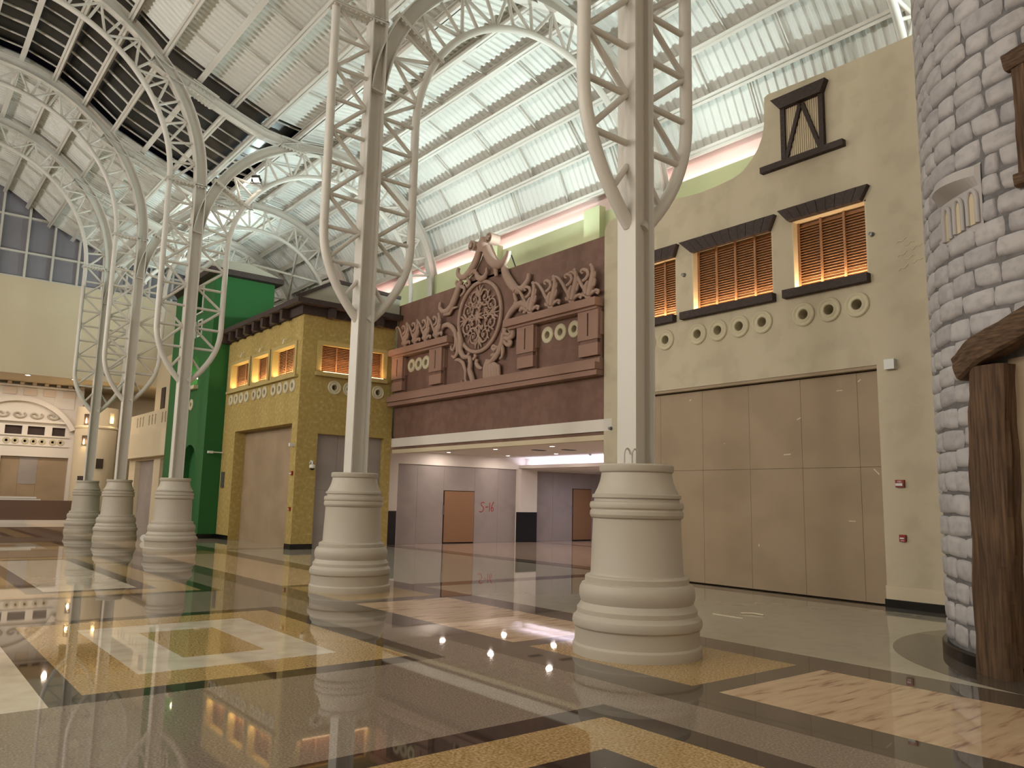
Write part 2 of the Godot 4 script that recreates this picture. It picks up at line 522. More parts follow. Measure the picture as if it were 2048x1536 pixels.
func make_roof() -> void:
	var cl := structure("ceiling", "white vaulted ceiling of ribbed steel decking on long purlins")
	var depth := 0.24
	for i in ROOF.size():
		var nn := roof_normal(i)
		for k in BAYS.size() - 1:
			var mb := MB.new()
			var c := roof_at(i, depth / 2)
			var z0: float = BAYS[k + 1]
			var z1: float = BAYS[k]
			# channel section: web and two flanges
			var across := Vector3(nn.y, -nn.x, 0)
			var b := Basis(across, nn, Vector3(0, 0, 1)) if across.cross(nn).z > 0 else Basis(-across, nn, Vector3(0, 0, 1))
			var zc := Vector3(0, 0, (z0 + z1) / 2)
			mb.obox(c + zc, Vector3(0.03, depth, z1 - z0), b)
			mb.obox(c + zc - nn * (depth / 2 - 0.0125), Vector3(0.17, 0.025, z1 - z0), b)
			mb.obox(c + zc + nn * (depth / 2 - 0.0125), Vector3(0.17, 0.025, z1 - z0), b)
			obj("purlin", mb, M.steel, cl)
	# ribbed decking, one panel to each bay
	for i in ROOF.size() - 1:
		for k in BAYS.size() - 1:
			var z0: float = BAYS[k + 1]
			var z1: float = BAYS[k]
			if z0 < -31.0 and z1 > -27.0 and i >= 6:
				continue                                  # the dark rooflight bay
			if i >= 6 and k == 4:
				z0 += 0.55
			obj("deck_panel", deck(roof_at(i, depth + 0.012), roof_at(i + 1, depth + 0.012), roof_normal(i), roof_normal(i + 1), z0, z1), M.deck, cl)
	# tie bars between the purlins
	for i in ROOF.size() - 1:
		var z := 1.0 - (i % 2) * 1.1
		while z > -45.0:
			if not (i >= 6 and z < -24.0 and z > -32.5):
				var mb := MB.new()
				var a := roof_at(i, 0.17) + Vector3(0, 0, z)
				var b := roof_at(i + 1, 0.17) + Vector3(0, 0, z)
				mb.bar(a, b, 0.035, 0.06, roof_normal(i))
				mb.bar(a, a + Vector3(0, 0, 0.12), 0.03, 0.03)
				obj("tie_bar", mb, M.steel, cl)
			z -= 2.3
	# rooflight: dark panes and pale bars that run over the hall
	for i in range(6, ROOF.size() - 1):
		var mb := MB.new()
		var a := roof_at(i, depth + 0.3)
		var b := roof_at(i + 1, depth + 0.3)
		var nn := (roof_normal(i) + roof_normal(i + 1)).normalized()
		mb.obox((a + b) / 2 + Vector3(0, 0, -28.25), Vector3(a.distance_to(b) + 0.02, 0.03, 7.7), Basis((a - b).normalized(), nn, (a - b).normalized().cross(nn)))
		obj("pane", mb, M.sky_glass, cl)
	for z in [-24.75, -25.6, -26.4, -27.3, -28.1, -29.0, -29.8, -30.7, -31.5]:
		var pts := []
		for i in range(6, ROOF.size()):
			pts.append(roof_at(i, depth + 0.08) + Vector3(0, 0, z))
		var mb := MB.new()
		var thick := 0.035 if int(absf(z) * 10) % 2 else 0.05
		mb.tube(pts, thick, 6)
		obj("glazing_bar", mb, M.steel, cl)
	# crossed wind braces under the aisle vault, by the far columns
	for k in 3:
		var zs: Array = [[-25.0, -32.0], [-32.0, -37.6], [-37.6, -44.0]][k]
		for j in 2:
			var a0 := deg_to_rad(62.0 - 38.0 * j)
			var a1 := deg_to_rad(24.0 + 38.0 * j)
			if k == 0:
				continue
			var mb := MB.new()
			mb.tube([Vector3(11.5 + 4.1 * cos(a0), 9.35 + 4.1 * sin(a0), zs[0]), Vector3(11.5 + 4.1 * cos(a1), 9.35 + 4.1 * sin(a1), zs[1])], 0.06, 8)
			obj("wind_brace", mb, M.steel, cl)
	# the far side of the roof, mirrored, out of the picture
	var mb2 := MB.new()
	for i in ROOF.size() - 1:
		var a := roof_at(i, depth)
		var b := roof_at(i + 1, depth)
		a.x = 2.9 - a.x
		b.x = 2.9 - b.x
		for side in [0.0, 0.05]:
			var p0 := a + Vector3(0, side, -46.2)
			var p1 := b + Vector3(0, side, -46.2)
			var p2 := b + Vector3(0, side, 7.0)
			var p3 := a + Vector3(0, side, 7.0)
			if side == 0.0:
				mb2.quad(p0, p1, p2, p3)
			else:
				mb2.quad(p3, p2, p1, p0)
	obj("deck_far_side", mb2, M.deck, cl)

func deck(a: Vector3, b: Vector3, na: Vector3, nb: Vector3, z0: float, z1: float) -> MB:
	var mb := MB.new()
	var count := int(roundf((z1 - z0) / 0.235))
	var pitch := (z1 - z0) / count
	var h := 0.045
	var line := []
	for k in count:
		var z := z0 + k * pitch
		line.append_array([[z, 0.0], [z + pitch * 0.36, 0.0], [z + pitch * 0.48, h], [z + pitch * 0.86, h]])
	line.append([z1, 0.0])
	for k in line.size() - 1:
		var p: Array = line[k]
		var q: Array = line[k + 1]
		for s in [0, 1]:
			var up: float = s * 0.012
			var v0: Vector3 = a + na * (p[1] + up) + Vector3(0, 0, p[0])
			var v1: Vector3 = a + na * (q[1] + up) + Vector3(0, 0, q[0])
			var v2: Vector3 = b + nb * (q[1] + up) + Vector3(0, 0, q[0])
			var v3: Vector3 = b + nb * (p[1] + up) + Vector3(0, 0, p[0])
			if s == 0:
				mb.quad(v0, v1, v2, v3)
			else:
				mb.quad(v3, v2, v1, v0)
	return mb

func make_shell() -> void:
	var wr := structure("wall_right", "pale green wall with rosy-lit band above the shopfronts")
	var mb := MB.new()
	mb.box(Vector3(15.95, 3.6, -25.9), Vector3(16.25, 10.2, -13.7))
	mb.box(Vector3(15.95, 0, -13.7), Vector3(16.25, 10.2, 7.0))
	mb.box(Vector3(15.95, 0, -46.2), Vector3(16.25, 10.2, -25.9))
	obj("green_wall", mb, M.green_pale, wr)
	for z in [-9.4, -16.1, -21.0]:
		mb = MB.new()
		mb.box(Vector3(15.7, 7.0, z - 0.33), Vector3(15.95, 10.32, z + 0.33))
		obj("pilaster", mb, M.green_pale, wr)
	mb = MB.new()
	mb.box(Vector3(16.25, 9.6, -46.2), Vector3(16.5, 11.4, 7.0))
	obj("rosy_lit_wall", mb, M.rosy_lit_pale, wr)
	# a run of lamp strip laid along the top of the green wall
	for k in 6:
		var z := -1.0 - k * 6.0
		var o := thing("light_strip", "strip of rosy lamps laid along the top of the pale green wall", "light strip", Vector3(16.1, 10.2, z), "rosy strips on the green wall")
		mb = MB.new()
		mb.box(Vector3(-0.04, 0.0, -2.4), Vector3(0.04, 0.04, 2.4))
		obj("channel", mb, M.white_plastic, o)
		mb = MB.new()
		mb.box(Vector3(-0.03, 0.04, -2.38), Vector3(0.03, 0.05, 2.38))
		obj("lamp_strip", mb, glow(Color(1.0, 0.81, 0.78), 1.5), o)
		var l := area(o, Vector3(0, 0.06, 0), Vector3.UP, Vector2(0.06, 4.7), Color(1.0, 0.81, 0.78), 3.0)
		l.basis = Basis(Vector3(1, 0, 0), Vector3(0, 0, 1), Vector3(0, -1, 0))
	var wl := structure("wall_left")
	mb = MB.new()
	mb.box(Vector3(-13.6, 0, -46.2), Vector3(-13.2, 11.6, 7.0))
	obj("wall_panel", mb, M.cream_plain, wl)
	var wb := structure("wall_back")
	mb = MB.new()
	mb.box(Vector3(-13.6, 0, 7.0), Vector3(28, 18.5, 7.4))
	obj("wall_panel", mb, M.cream_plain, wb)

# ---------------------------------------------------------------- portal frames
const I_SEC := [[-0.17, -0.15], [-0.145, -0.15], [-0.145, -0.012], [0.145, -0.012], [0.145, -0.15], [0.17, -0.15], [0.17, 0.15], [0.145, 0.15], [0.145, 0.012], [-0.145, 0.012], [-0.145, 0.15], [-0.17, 0.15]]

func i_beam(pts: Array, k := 1.0) -> MB:
	var mb := MB.new()
	var across := []
	for i in pts.size():
		var t: Vector3 = (pts[mini(i + 1, pts.size() - 1)] - pts[maxi(i - 1, 0)]).normalized()
		across.append(Vector3(t.y, -t.x, 0))
	var poly := []
	for q in I_SEC:
		poly.append(Vector2(q[0], q[1]) * k)
	mb.section(pts, across, Vector3(0, 0, 1), poly)
	# end caps as thin plates
	for e in [0, pts.size() - 1]:
		var x: Vector3 = across[e]
		mb.obox(pts[e], Vector3(0.34 * k, 0.02, 0.3 * k), Basis(x, Vector3(-x.y, x.x, 0), Vector3(0, 0, 1)))
	return mb

func arc(c: Vector2, r: float, a0: float, a1: float, steps: int) -> Array:
	var out := []
	for k in steps + 1:
		var a := deg_to_rad(lerpf(a0, a1, float(k) / steps))
		out.append(Vector3(c.x + r * cos(a), c.y + r * sin(a), 0))
	return out

func brace(parent: Node3D, a: Vector3, b: Vector3) -> void:
	var o := MeshInstance3D.new()
	o.name = "brace"
	o.mesh = brace_mesh
	o.material_override = M.steel
	parent.add_child(o, true)
	var y := b - a
	var x := Vector3(0, 0, 1)
	o.transform = Transform3D(Basis(x, y, x.cross(y.normalized())), (a + b) / 2)

func lattice(parent: Node3D, outer: Array, inner: Array) -> void:
	for k in outer.size():
		brace(parent, outer[k], inner[k])
		if k < outer.size() - 1:
			if k % 2:
				brace(parent, outer[k], inner[k + 1])
			else:
				brace(parent, inner[k], outer[k + 1])

func splice(parent: Node3D, a: Vector3, b: Vector3) -> void:
	# a pair of bolted end plates across a truss
	var mb := MB.new()
	var t := (b - a).normalized()
	var nn := Vector3(-t.y, t.x, 0)
	for s in [-1, 1]:
		mb.obox((a + b) / 2 + nn * 0.018 * s, Vector3(a.distance_to(b), 0.026, 0.3), Basis(t, nn, Vector3(0, 0, 1)))
	var count := int(a.distance_to(b) / 0.11)
	for k in count:
		for z in [-0.11, 0.11]:
			mb.obox(a.lerp(b, (k + 0.5) / count) + Vector3(0, 0, z), Vector3(0.035, 0.13, 0.035), Basis(t, nn, Vector3(0, 0, 1)))
	obj("splice_plate", mb, M.steel, parent)

func portal(z: float, label: String) -> Node3D:
	var o := thing("truss_column", label, "column", Vector3(COL_X, 0, z), "white steel lattice columns along the hall")
	# moulded plinth
	var pr := [[0.0, 0.0], [0.735, 0.0], [0.74, 0.05], [0.735, 0.10], [0.715, 0.125], [0.71, 0.27], [0.715, 0.29], [0.735, 0.31], [0.745, 0.35], [0.735, 0.40], [0.705, 0.425], [0.69, 0.45], [0.69, 0.50], [0.665, 0.53], [0.645, 0.57], [0.65, 0.585], [0.665, 0.63], [0.668, 0.68], [0.66, 0.73], [0.635, 0.775], [0.60, 0.79], [0.60, 0.85], [0.585, 0.865], [0.545, 0.875], [0.535, 0.90], [0.512, 1.49], [0.512, 1.515], [0.535, 1.53], [0.548, 1.56], [0.545, 1.60], [0.53, 1.62], [0.545, 1.64], [0.55, 1.67], [0.54, 1.705], [0.50, 1.715], [0.495, 1.745], [0.52, 1.755], [0.52, 1.79], [0.495, 1.80], [0.46, 1.87], [0.43, 1.95], [0.412, 2.045], [0.43, 2.06], [0.438, 2.08], [0.438, 2.13], [0.425, 2.145], [0.0, 2.15]]
	var prof := []
	for q in pr:
		prof.append(Vector2(q[0], q[1]))
	var mb := MB.new()
	mb.lathe(prof, 72, Vector3.ZERO)
	obj("plinth", mb, M.plinth, o)
	# everything below is laid out in hall coordinates, then moved to the column's base
	var off := Vector3(-COL_X, 0, 0)
	var mv := func(list: Array) -> Array:
		var out := []
		for q in list:
			out.append(q + off)
		return out
	var nave := Vector2(1.45, 11.35)
	var aisle := Vector2(11.5, 9.35)
	# shaft, nave arch and the far leg: one bent I-section
	var shaft := [Vector3(COL_X, 2.14, 0), Vector3(COL_X, 6.0, 0), Vector3(COL_X, 11.35, 0)]
	obj("shaft", i_beam(mv.call(shaft)), M.steel, o)
	obj("nave_arch", i_beam(mv.call(arc(nave, 5.6, 0.0, 180.0, 60))), M.steel, o)
	obj("far_leg", i_beam(mv.call([Vector3(-4.15, 11.35, 0), Vector3(-4.15, 0.0, 0)])), M.steel, o)
	obj("aisle_arch", i_beam(mv.call(arc(aisle, 4.45, 174.0, 2.0, 56) + [Vector3(15.95, 8.6, 0)]), 0.96), M.steel, o)
	# tie from the nave arch down to the crown of the aisle arch
	var tie := []
	for q in [[5.3, 15.05], [5.75, 14.82], [6.75, 14.5], [7.9, 14.07], [9.0, 13.73], [10.15, 13.62], [11.2, 13.72]]:
		tie.append(Vector3(q[0], q[1], 0))
	obj("rafter", i_beam(mv.call(tie), 0.95), M.steel, o)
	for q in [[6.9, 14.45, -22.0], [10.0, 13.62, -3.0]]:
		var cover := MB.new()
		var b := Basis(Vector3(0, 0, 1), deg_to_rad(q[2]))
		var c := Vector3(q[0], q[1], 0) + off
		cover.obox(c + b.y * 0.175, Vector3(0.9, 0.03, 0.36), b)
		cover.obox(c - b.y * 0.175, Vector3(0.9, 0.03, 0.36), b)
		cover.obox(c, Vector3(0.9, 0.22, 0.07), b)
		for i in 7:
			for zz in [-0.13, 0.13]:
				cover.obox(c + b.x * (i - 3) * 0.125 + Vector3(0, 0, zz) - b.y * 0.195, Vector3(0.05, 0.06, 0.05), b)
		for i in 7:
			for yy in [-0.08, 0.08]:
				cover.obox(c + b.x * (i - 3) * 0.125 + b.y * yy, Vector3(0.045, 0.045, 0.14), b)
		obj("splice_cover", cover, M.steel, o)
	# round inner chords, curled in to the shaft below
	var left := []
	for k in 13:
		var s := k / 12.0
		left.append(Vector3(COL_X - 0.12 - 0.80 * (1.0 - pow(1.0 - s, 2.1)), 5.08 + 1.75 * s, 0))
	var lchord: Array = left + [Vector3(6.13, 9.0, 0)] + arc(nave, 4.68, 0.0, 180.0, 56)
	mb = MB.new()
	mb.tube(mv.call(lchord), 0.085, 12)
	obj("nave_chord", mb, M.steel, o)
	var right := []
	for k in 13:
		var s := k / 12.0
		right.append(Vector3(COL_X + 0.12 + 0.88 * (1.0 - pow(1.0 - s, 2.1)), 5.08 + 1.75 * s, 0))
	var rchord: Array = right + [Vector3(8.05, 8.2, 0)] + arc(aisle, 3.45, 180.0, 0.0, 48) + [Vector3(14.95, 8.6, 0)]
	mb = MB.new()
	mb.tube(mv.call(rchord), 0.085, 12)
	obj("aisle_chord", mb, M.steel, o)
	# Warren bracing
	var a := []
	var b2 := []
	for k in 9:
		var y := 6.15 + k * 0.65
		a.append(Vector3(COL_X - 0.17, y, 0))
		b2.append(Vector3(6.17 if y > 6.6 else 6.22, y, 0))
	for k in range(1, 15):
		var w := deg_to_rad(7.2 * k)
		a.append(Vector3(nave.x + 5.44 * cos(w), nave.y + 5.44 * sin(w), 0))
		b2.append(Vector3(nave.x + 4.68 * cos(w), nave.y + 4.68 * sin(w), 0))
	lattice(o, mv.call(a), mv.call(b2))
	a = []
	b2 = []
	for k in 6:
		var y := 6.15 + k * 0.64
		a.append(Vector3(COL_X + 0.17, y, 0))
		b2.append(Vector3(8.03 if y > 6.6 else 7.95, y, 0))
	for k in range(1, 19):
		var w := deg_to_rad(180.0 - 9.4 * k)
		a.append(Vector3(aisle.x + 4.28 * cos(w), aisle.y + 4.28 * sin(w), 0))
		b2.append(Vector3(aisle.x + 3.45 * cos(w), aisle.y + 3.45 * sin(w), 0))
	lattice(o, mv.call(a), mv.call(b2))
	for s in [-1.0, 1.0]:
		brace(o, Vector3(0.16 * s, 5.85, 0), Vector3(0.42 * s, 5.5, 0))
	splice(o, Vector3(6.0, 11.35, 0) + off, Vector3(7.25, 11.35, 0) + off)
	var w2 := deg_to_rad(150.0)
	splice(o, Vector3(aisle.x + 3.33 * cos(w2), aisle.y + 3.33 * sin(w2), 0) + off, Vector3(aisle.x + 4.68 * cos(w2), aisle.y + 4.68 * sin(w2), 0) + off)
	return o

func make_frames() -> void:
	brace_mesh = CylinderMesh.new()
	brace_mesh.top_radius = 0.042
	brace_mesh.bottom_radius = 0.042
	brace_mesh.height = 1.0
	brace_mesh.radial_segments = 8
	brace_mesh.rings = 0
	var labels := ["white steel lattice column standing before the cream shuttered shopfront", "white steel lattice column between the yellow building and the carved brown front", "white steel lattice column beside the green building, lamp in its arch", "white steel lattice column just beyond the one beside the green building", "white steel lattice column closest to the dark planter wall"]
	for i in COL_Z.size():
		portal(COL_Z[i], labels[i])
	# bent cable ends on the plinth before the cream front
	for k in 2:
		var o := MB.new()
		var p := []
		for j in 9:
			var w := PI * j / 8.0 * (1.0 if k == 0 else 0.8)
			p.append(Vector3(-0.05 * cos(w), 0.1 + 0.07 * sin(w), 0))
		p.push_front(Vector3(-0.05, 0, 0))
		o.tube(p, 0.012, 6)
		var n := obj("cable_stub", o, M.steel, self)
		n.position = Vector3(6.72 + k * 0.13, 2.15, -6.4 + 0.12)
		tag(n, ["bent cable stub on a column plinth, closed into a loop", "bent cable stub on a column plinth, open to one side"][k], "cable")
	floodlight(Vector3(8.75, 12.0, -24.8), Vector3(-0.5, -1.0, 0.55), Color(1.0, 0.95, 0.88), 1.5, "small glowing floodlight clamped in the arch of the column beside the green building", "", Vector2(0.2, 0.16), 0.15)

# ---------------------------------------------------------------- shopfront pieces
func ring_vent(parent: Node3D, f: Fr, u: float, w: float, r: float, material: Material) -> void:
	# moulded round vent with a real bore
	var mb := MB.new()
	var k := r / 0.24
	var prof := []
	for q in [[0.10, -0.36], [0.10, 0.03], [0.115, 0.045], [0.135, 0.04], [0.165, 0.022], [0.185, 0.03], [0.205, 0.045], [0.225, 0.04], [0.24, 0.02], [0.24, -0.02]]:
		prof.push_front(Vector2(q[0] * k, q[1]))
	mb.lathe(prof, 32, f.p(u, w, 0), f.basis_out())
	var o := obj("ring_vent", mb, material, parent)
	var back := MB.new()
	back.lathe([Vector2(0.102 * k, -0.35), Vector2(0.102 * k, -1.0), Vector2(0.0, -1.0)], 24, f.p(u, w, 0), f.basis_out())
	obj("bore", back, M.pipe, o)

func ring_hole(u: float, w: float, r := 0.24) -> Array:
	return [u - r * 0.5, u + r * 0.5, w - r * 0.5, w + r * 0.5]

# louvred window in a recess: frame, slats, stiles, warm strip at the sill
func louvre(parent: Node3D, f: Fr, u0: float, u1: float, v0: float, v1: float, depth: float, leaves: int, e: float, c: Color, reveal: Material, strip_d := -1.0, strip_v := 0.002) -> void:
	var w := Node3D.new()
	w.name = "louvred_window"
	parent.add_child(w, true)
	var mb := MB.new()
	f.box(mb, u0 - 0.02, u1 + 0.02, v0 - 0.02, v1 + 0.02, -depth - 0.06, -depth - 0.04)
	obj("backing", mb, M.louvre, w)
	mb = MB.new()
	f.box(mb, u0 - 0.03, u0, v0, v1, -depth - 0.04, -0.001)
	f.box(mb, u1, u1 + 0.03, v0, v1, -depth - 0.04, -0.001)
	f.box(mb, u0, u1, v1, v1 + 0.03, -depth - 0.04, -0.001)
	f.box(mb, u0, u1, v0 - 0.03, v0, -depth - 0.04, -0.001)
	obj("reveal", mb, reveal, w)
	var pitch := 0.056
	var slat := MB.new()
	var tilt := Basis(f.U, deg_to_rad(38.0))
	slat.obox(Vector3.ZERO, Vector3(u1 - u0, 0.009, 0.055), tilt * Basis(f.U, f.V, f.N))
	var sm := slat.mesh()
	var v := v0 + 0.05
	while v < v1 - 0.03:
		var o := obj("slat", sm, M.louvre, w)
		o.position = f.p((u0 + u1) / 2, v, -depth + 0.0)
		v += pitch
	for k in leaves + 1:
		var u := lerpf(u0 + 0.02, u1 - 0.02, float(k) / leaves)
		mb = MB.new()
		f.box(mb, u - 0.022, u + 0.022, v0, v1, -depth + 0.02, -depth + 0.05)
		obj("stile", mb, M.louvre, w)
	if e > 0.0:
		led_strip(w, f, u0 + 0.03, u1 - 0.03, v0 + strip_v, -depth * 0.45 if strip_d < 0.0 else strip_d, c, e)

# dark plank hood over a window: a trapezium of boards
func hood(parent: Node3D, f: Fr, t0: float, t1: float, b0: float, b1: float, vt: float, vb: float, d: float, planks: int) -> void:
	var h := Node3D.new()
	h.name = "hood"
	parent.add_child(h, true)
	for k in planks:
		var g := 0.004
		var a0 := lerpf(t0, t1, float(k) / planks) + g
		var a1 := lerpf(t0, t1, float(k + 1) / planks) - g
		var c0 := lerpf(b0, b1, float(k) / planks) + g
		var c1 := lerpf(b0, b1, float(k + 1) / planks) - g
		var mb := MB.new()
		mb.prism(PackedVector2Array([Vector2(c0, vb), Vector2(c1, vb), Vector2(a1, vt), Vector2(a0, vt)]), f, 0.0, d + 0.004 * (k % 2))
		obj("plank", mb, M.wood_dark, h)

func plain_box(parent: Node3D, called: String, f: Fr, u0: float, u1: float, v0: float, v1: float, d0: float, d1: float, m: Material) -> MeshInstance3D:
	var mb := MB.new()
	f.box(mb, u0, u1, v0, v1, d0, d1)
	return obj(called, mb, m, parent)

# the two corner pieces that turn the top of a square hole into a round arch
func arch_fill(mb: MB, f: Fr, u0: float, u1: float, vt: float, d0: float, d1: float) -> void:
	var r := (u1 - u0) / 2
	var c := (u0 + u1) / 2
	for s in [-1.0, 1.0]:
		var poly := PackedVector2Array()
		poly.append(Vector2(c + s * r, vt))
		poly.append(Vector2(c, vt))
		for k in range(1, 9):
			var a := PI / 2 * k / 8.0
			poly.append(Vector2(c + s * r * sin(a), vt - r + r * cos(a)))
		mb.prism(poly, f, d0, d1)

func boards(parent: Node3D, f: Fr, cuts: Array, v0: float, v1: float, vm: float, d: float, m: Material) -> void:
	for k in cuts.size() - 1:
		var rows := [[v0, vm], [vm, v1]] if vm > v0 and vm < v1 else [[v0, v1]]
		for q in rows:
			plain_box(parent, "board", f, cuts[k] + 0.003, cuts[k + 1] - 0.003, q[0] + 0.003, q[1] - 0.003, d - 0.03, d, m)

func make_cream() -> void:
	var o := thing("cream_shopfront", "tall cream shopfront with curved gable, louvred windows and boarded shutter", "shopfront")
	var f := face_x(WALL_X)
	var rings := [-12.95, -12.40, -11.86, -10.94, -10.39, -9.84, -9.28, -8.34, -7.80, -7.24]
	var wins := [[-12.90, -11.56, 3], [-11.05, -9.02, 4], [-8.52, -7.02, 3]]
	var holes := [[-13.2, -6.93, -0.1, 4.28]]
	for z in rings:
		holes.append(ring_hole(z, 5.46))
	for w in wins:
		holes.append([w[0] - 0.03, w[1] + 0.03, 5.97, 7.45])
	var mb := MB.new()
	holed(mb, f, -13.87, 2.5, 0.0, 8.6, -0.45, 0.0, holes)
	mb.prism(PackedVector2Array([Vector2(-13.87, 8.6), Vector2(2.5, 8.6), Vector2(2.5, 10.3), Vector2(-7.38, 10.33), Vector2(-9.02, 10.40), Vector2(-9.10, 10.36), Vector2(-9.12, 9.75), Vector2(-9.17, 9.5), Vector2(-9.29, 9.26), Vector2(-9.46, 9.06), Vector2(-9.68, 8.88), Vector2(-9.95, 8.80), Vector2(-10.4, 8.76), Vector2(-10.83, 8.74), Vector2(-11.3, 8.78), Vector2(-11.63, 8.82), Vector2(-11.9, 8.87), Vector2(-13.55, 8.87), Vector2(-13.72, 8.83), Vector2(-13.83, 8.74)]), f, -0.45, 0.0)
	obj("wall", mb, M.cream, o)
	plain_box(o, "service_ledge", f, -13.0, -10.0, 8.3, 8.45, -1.2, -0.45, M.cream_plain)
	plain_box(o, "service_ledge", f, -6.0, -3.0, 9.75, 9.9, -1.2, -0.45, M.cream_plain)
	for z in rings:
		ring_vent(o, f, z, 5.46, 0.24, M.ring)
	var warm := Color(1.0, 0.86, 0.68)
	for w in wins:
		louvre(o, f, w[0], w[1], 6.0, 7.42, 0.21, w[2], 2.6, warm, M.cream_plain)
	hood(o, f, -8.80, -6.89, -8.58, -7.05, 7.70, 7.43, 0.12, 9)
	hood(o, f, -11.37, -8.87, -11.03, -9.02, 7.66, 7.35, 0.12, 11)
	hood(o, f, -13.15, -11.43, -12.9, -11.55, 7.66, 7.38, 0.12, 8)
	for s in [[-8.72, -6.96], [-11.34, -8.94], [-13.1, -11.54]]:
		plain_box(o, "window_sill", f, s[0], s[1], 5.84, 6.005, 0.0, 0.15, M.wood_dark)
	# loft window in the gable
	var g := Node3D.new()
	g.name = "loft_window"
	o.add_child(g)
	plain_box(g, "panel", f, -8.62, -7.80, 8.76, 9.9, 0.0, 0.012, M.cream_plain)
	for k in 17:
		plain_box(g, "rib", f, -8.59 + k * 0.047, -8.565 + k * 0.047, 8.78, 9.88, 0.012, 0.03, M.cream_plain)
	plain_box(g, "post", f, -8.68, -8.58, 8.75, 9.92, 0.0, 0.09, M.wood_dark)
	plain_box(g, "post", f, -7.83, -7.73, 8.75, 9.92, 0.0, 0.09, M.wood_dark)
	for s in [[-8.58, -8.23], [-7.83, -8.19]]:
		mb = MB.new()
		mb.bar(f.p(s[0], 8.78, 0.045), f.p(s[1], 9.85, 0.045), 0.08, 0.075, f.N)
		obj("diagonal", mb, M.wood_dark, g)
	plain_box(g, "sill_beam", f, -9.17, -7.33, 8.63, 8.76, 0.0, 0.13, M.wood_dark)
	mb = MB.new()
	mb.prism(PackedVector2Array([Vector2(-8.66, 9.88), Vector2(-7.74, 9.88), Vector2(-7.63, 10.14), Vector2(-8.86, 10.14)]), f, 0.0, 0.16)
	obj("head_beam", mb, M.wood_dark, g)
	# boarded shutter
	var sh := Node3D.new()
	sh.name = "shutter"
	o.add_child(sh)
	boards(sh, f, [-13.2, -12.17, -10.97, -9.77, -8.57, -7.40, -6.93], 0.02, 4.20, 2.44, -0.16, M.shutter)
	plain_box(sh, "rail", f, -13.2, -6.93, 4.22, 4.28, -0.3, -0.02, M.shutter)
	plain_box(sh, "backing", f, -13.2, -6.93, 0.0, 4.28, -0.42, -0.38, M.shutter)
	for q in [[-8.9, 2.72, 0.16, 0.02, 0.05], [-7.75, 3.9, 0.12, 0.015, 0.0], [-8.62, 3.42, 0.09, 0.02, 0.4], [-11.3, 4.02, 0.06, 0.02, 0.5], [-7.1, 2.35, 0.14, 0.018, -0.8], [-7.6, 1.45, 0.13, 0.015, 0.0], [-10.4, 3.0, 0.02, 0.02, 0.0], [-9.6, 0.9, 0.02, 0.05, 0.0], [-7.35, 4.05, 0.07, 0.02, 0.6]]:
		mb = MB.new()
		mb.obox(f.p(q[0], q[1], -0.159), Vector3(q[2], q[3], 0.002), Basis(f.N, q[4]) * Basis(f.U, f.V, f.N))
		obj("tape_scrap", mb, M.chip, sh)
	# foot of the pier beside the shutter
	plain_box(o, "pier_foot", f, -6.93, -5.0, 0.14, 0.37, 0.0, 0.04, M.cream_plain)
	plain_box(o, "skirting", f, -6.95, -5.0, 0.0, 0.14, 0.0, 0.05, M.black)
	for k in 7:
		mb = MB.new()
		var p := []
		var b := Vector2(-6.45 + (k % 3) * 0.13, 6.46 - k * 0.085)
		for j in 6:
			p.append(f.p(b.x + j * 0.035, b.y + 0.02 * sin(j * 1.7 + k * 2.0) + j * 0.012, 0.0))
		mb.tube(p, 0.011, 5)
		obj("plaster_relief", mb, M.cream_plain, o)
	# things fixed on it
	fire_sounder(f, -6.60, 2.13, 0.0, "red fire sounder on the cream pier beside the boarded shutter")
	fire_call_point(f, -6.60, 1.19, 0.0, "red fire call point on the cream pier beside the boarded shutter")
	mb = MB.new()
	f.box(mb, -6.75, -6.57, 4.16, 4.34, 0.0, 0.1)
	tag(obj("wall_box", mb, M.white_plastic), "small white box on the cream wall above the shutter corner", "box")
	for q in [[-11.30, 6.90, "small spotlight on the cream wall between two louvred windows"], [-6.90, 6.74, "small spotlight on the cream wall beside the window by the tower"], [-13.62, 3.50, "small camera on the end of the cream wall by the passage"]]:
		mb = MB.new()
		mb.lathe([Vector2(0.05, 0.0), Vector2(0.04, 0.03), Vector2(0.035, 0.075), Vector2(0, 0.08)].duplicate(), 12, f.p(q[0], q[1], 0.0), f.basis_out())
		tag(obj("wall_spot", mb, M.grey_metal), q[2], "spotlight")

func fire_sounder(f: Fr, u: float, w: float, d: float, label: String) -> void:
	var o := thing("fire_sounder", label, "alarm", f.p(u, w, d))
	var g := Fr.new(Vector3.ZERO, f.U, f.N)
	plain_box(o, "body", g, -0.075, 0.075, -0.065, 0.065, 0.0, 0.05, M.red)
	plain_box(o, "flash_lens", g, -0.06, 0.06, -0.04, 0.005, 0.05, 0.075, M.white_plastic)
	var t := TextMesh.new()
	t.text = "FIRE"
	t.font_size = 16
	t.pixel_size = 0.0022
	t.depth = 0.002
	var s := obj("lettering", t, M.white_plastic, o)
	s.transform = Transform3D(Basis(g.U, g.V, g.N), g.p(0, 0.035, 0.051))

func fire_call_point(f: Fr, u: float, w: float, d: float, label: String) -> void:
	var o := thing("fire_call_point", label, "alarm", f.p(u, w, d))
	var g := Fr.new(Vector3.ZERO, f.U, f.N)
	plain_box(o, "body", g, -0.055, 0.055, -0.06, 0.06, 0.0, 0.045, M.red)
	plain_box(o, "handle", g, -0.035, 0.035, -0.012, 0.012, 0.045, 0.06, M.white_plastic)
	plain_box(o, "stripe", g, -0.03, 0.03, -0.045, -0.035, 0.045, 0.047, M.white_plastic)

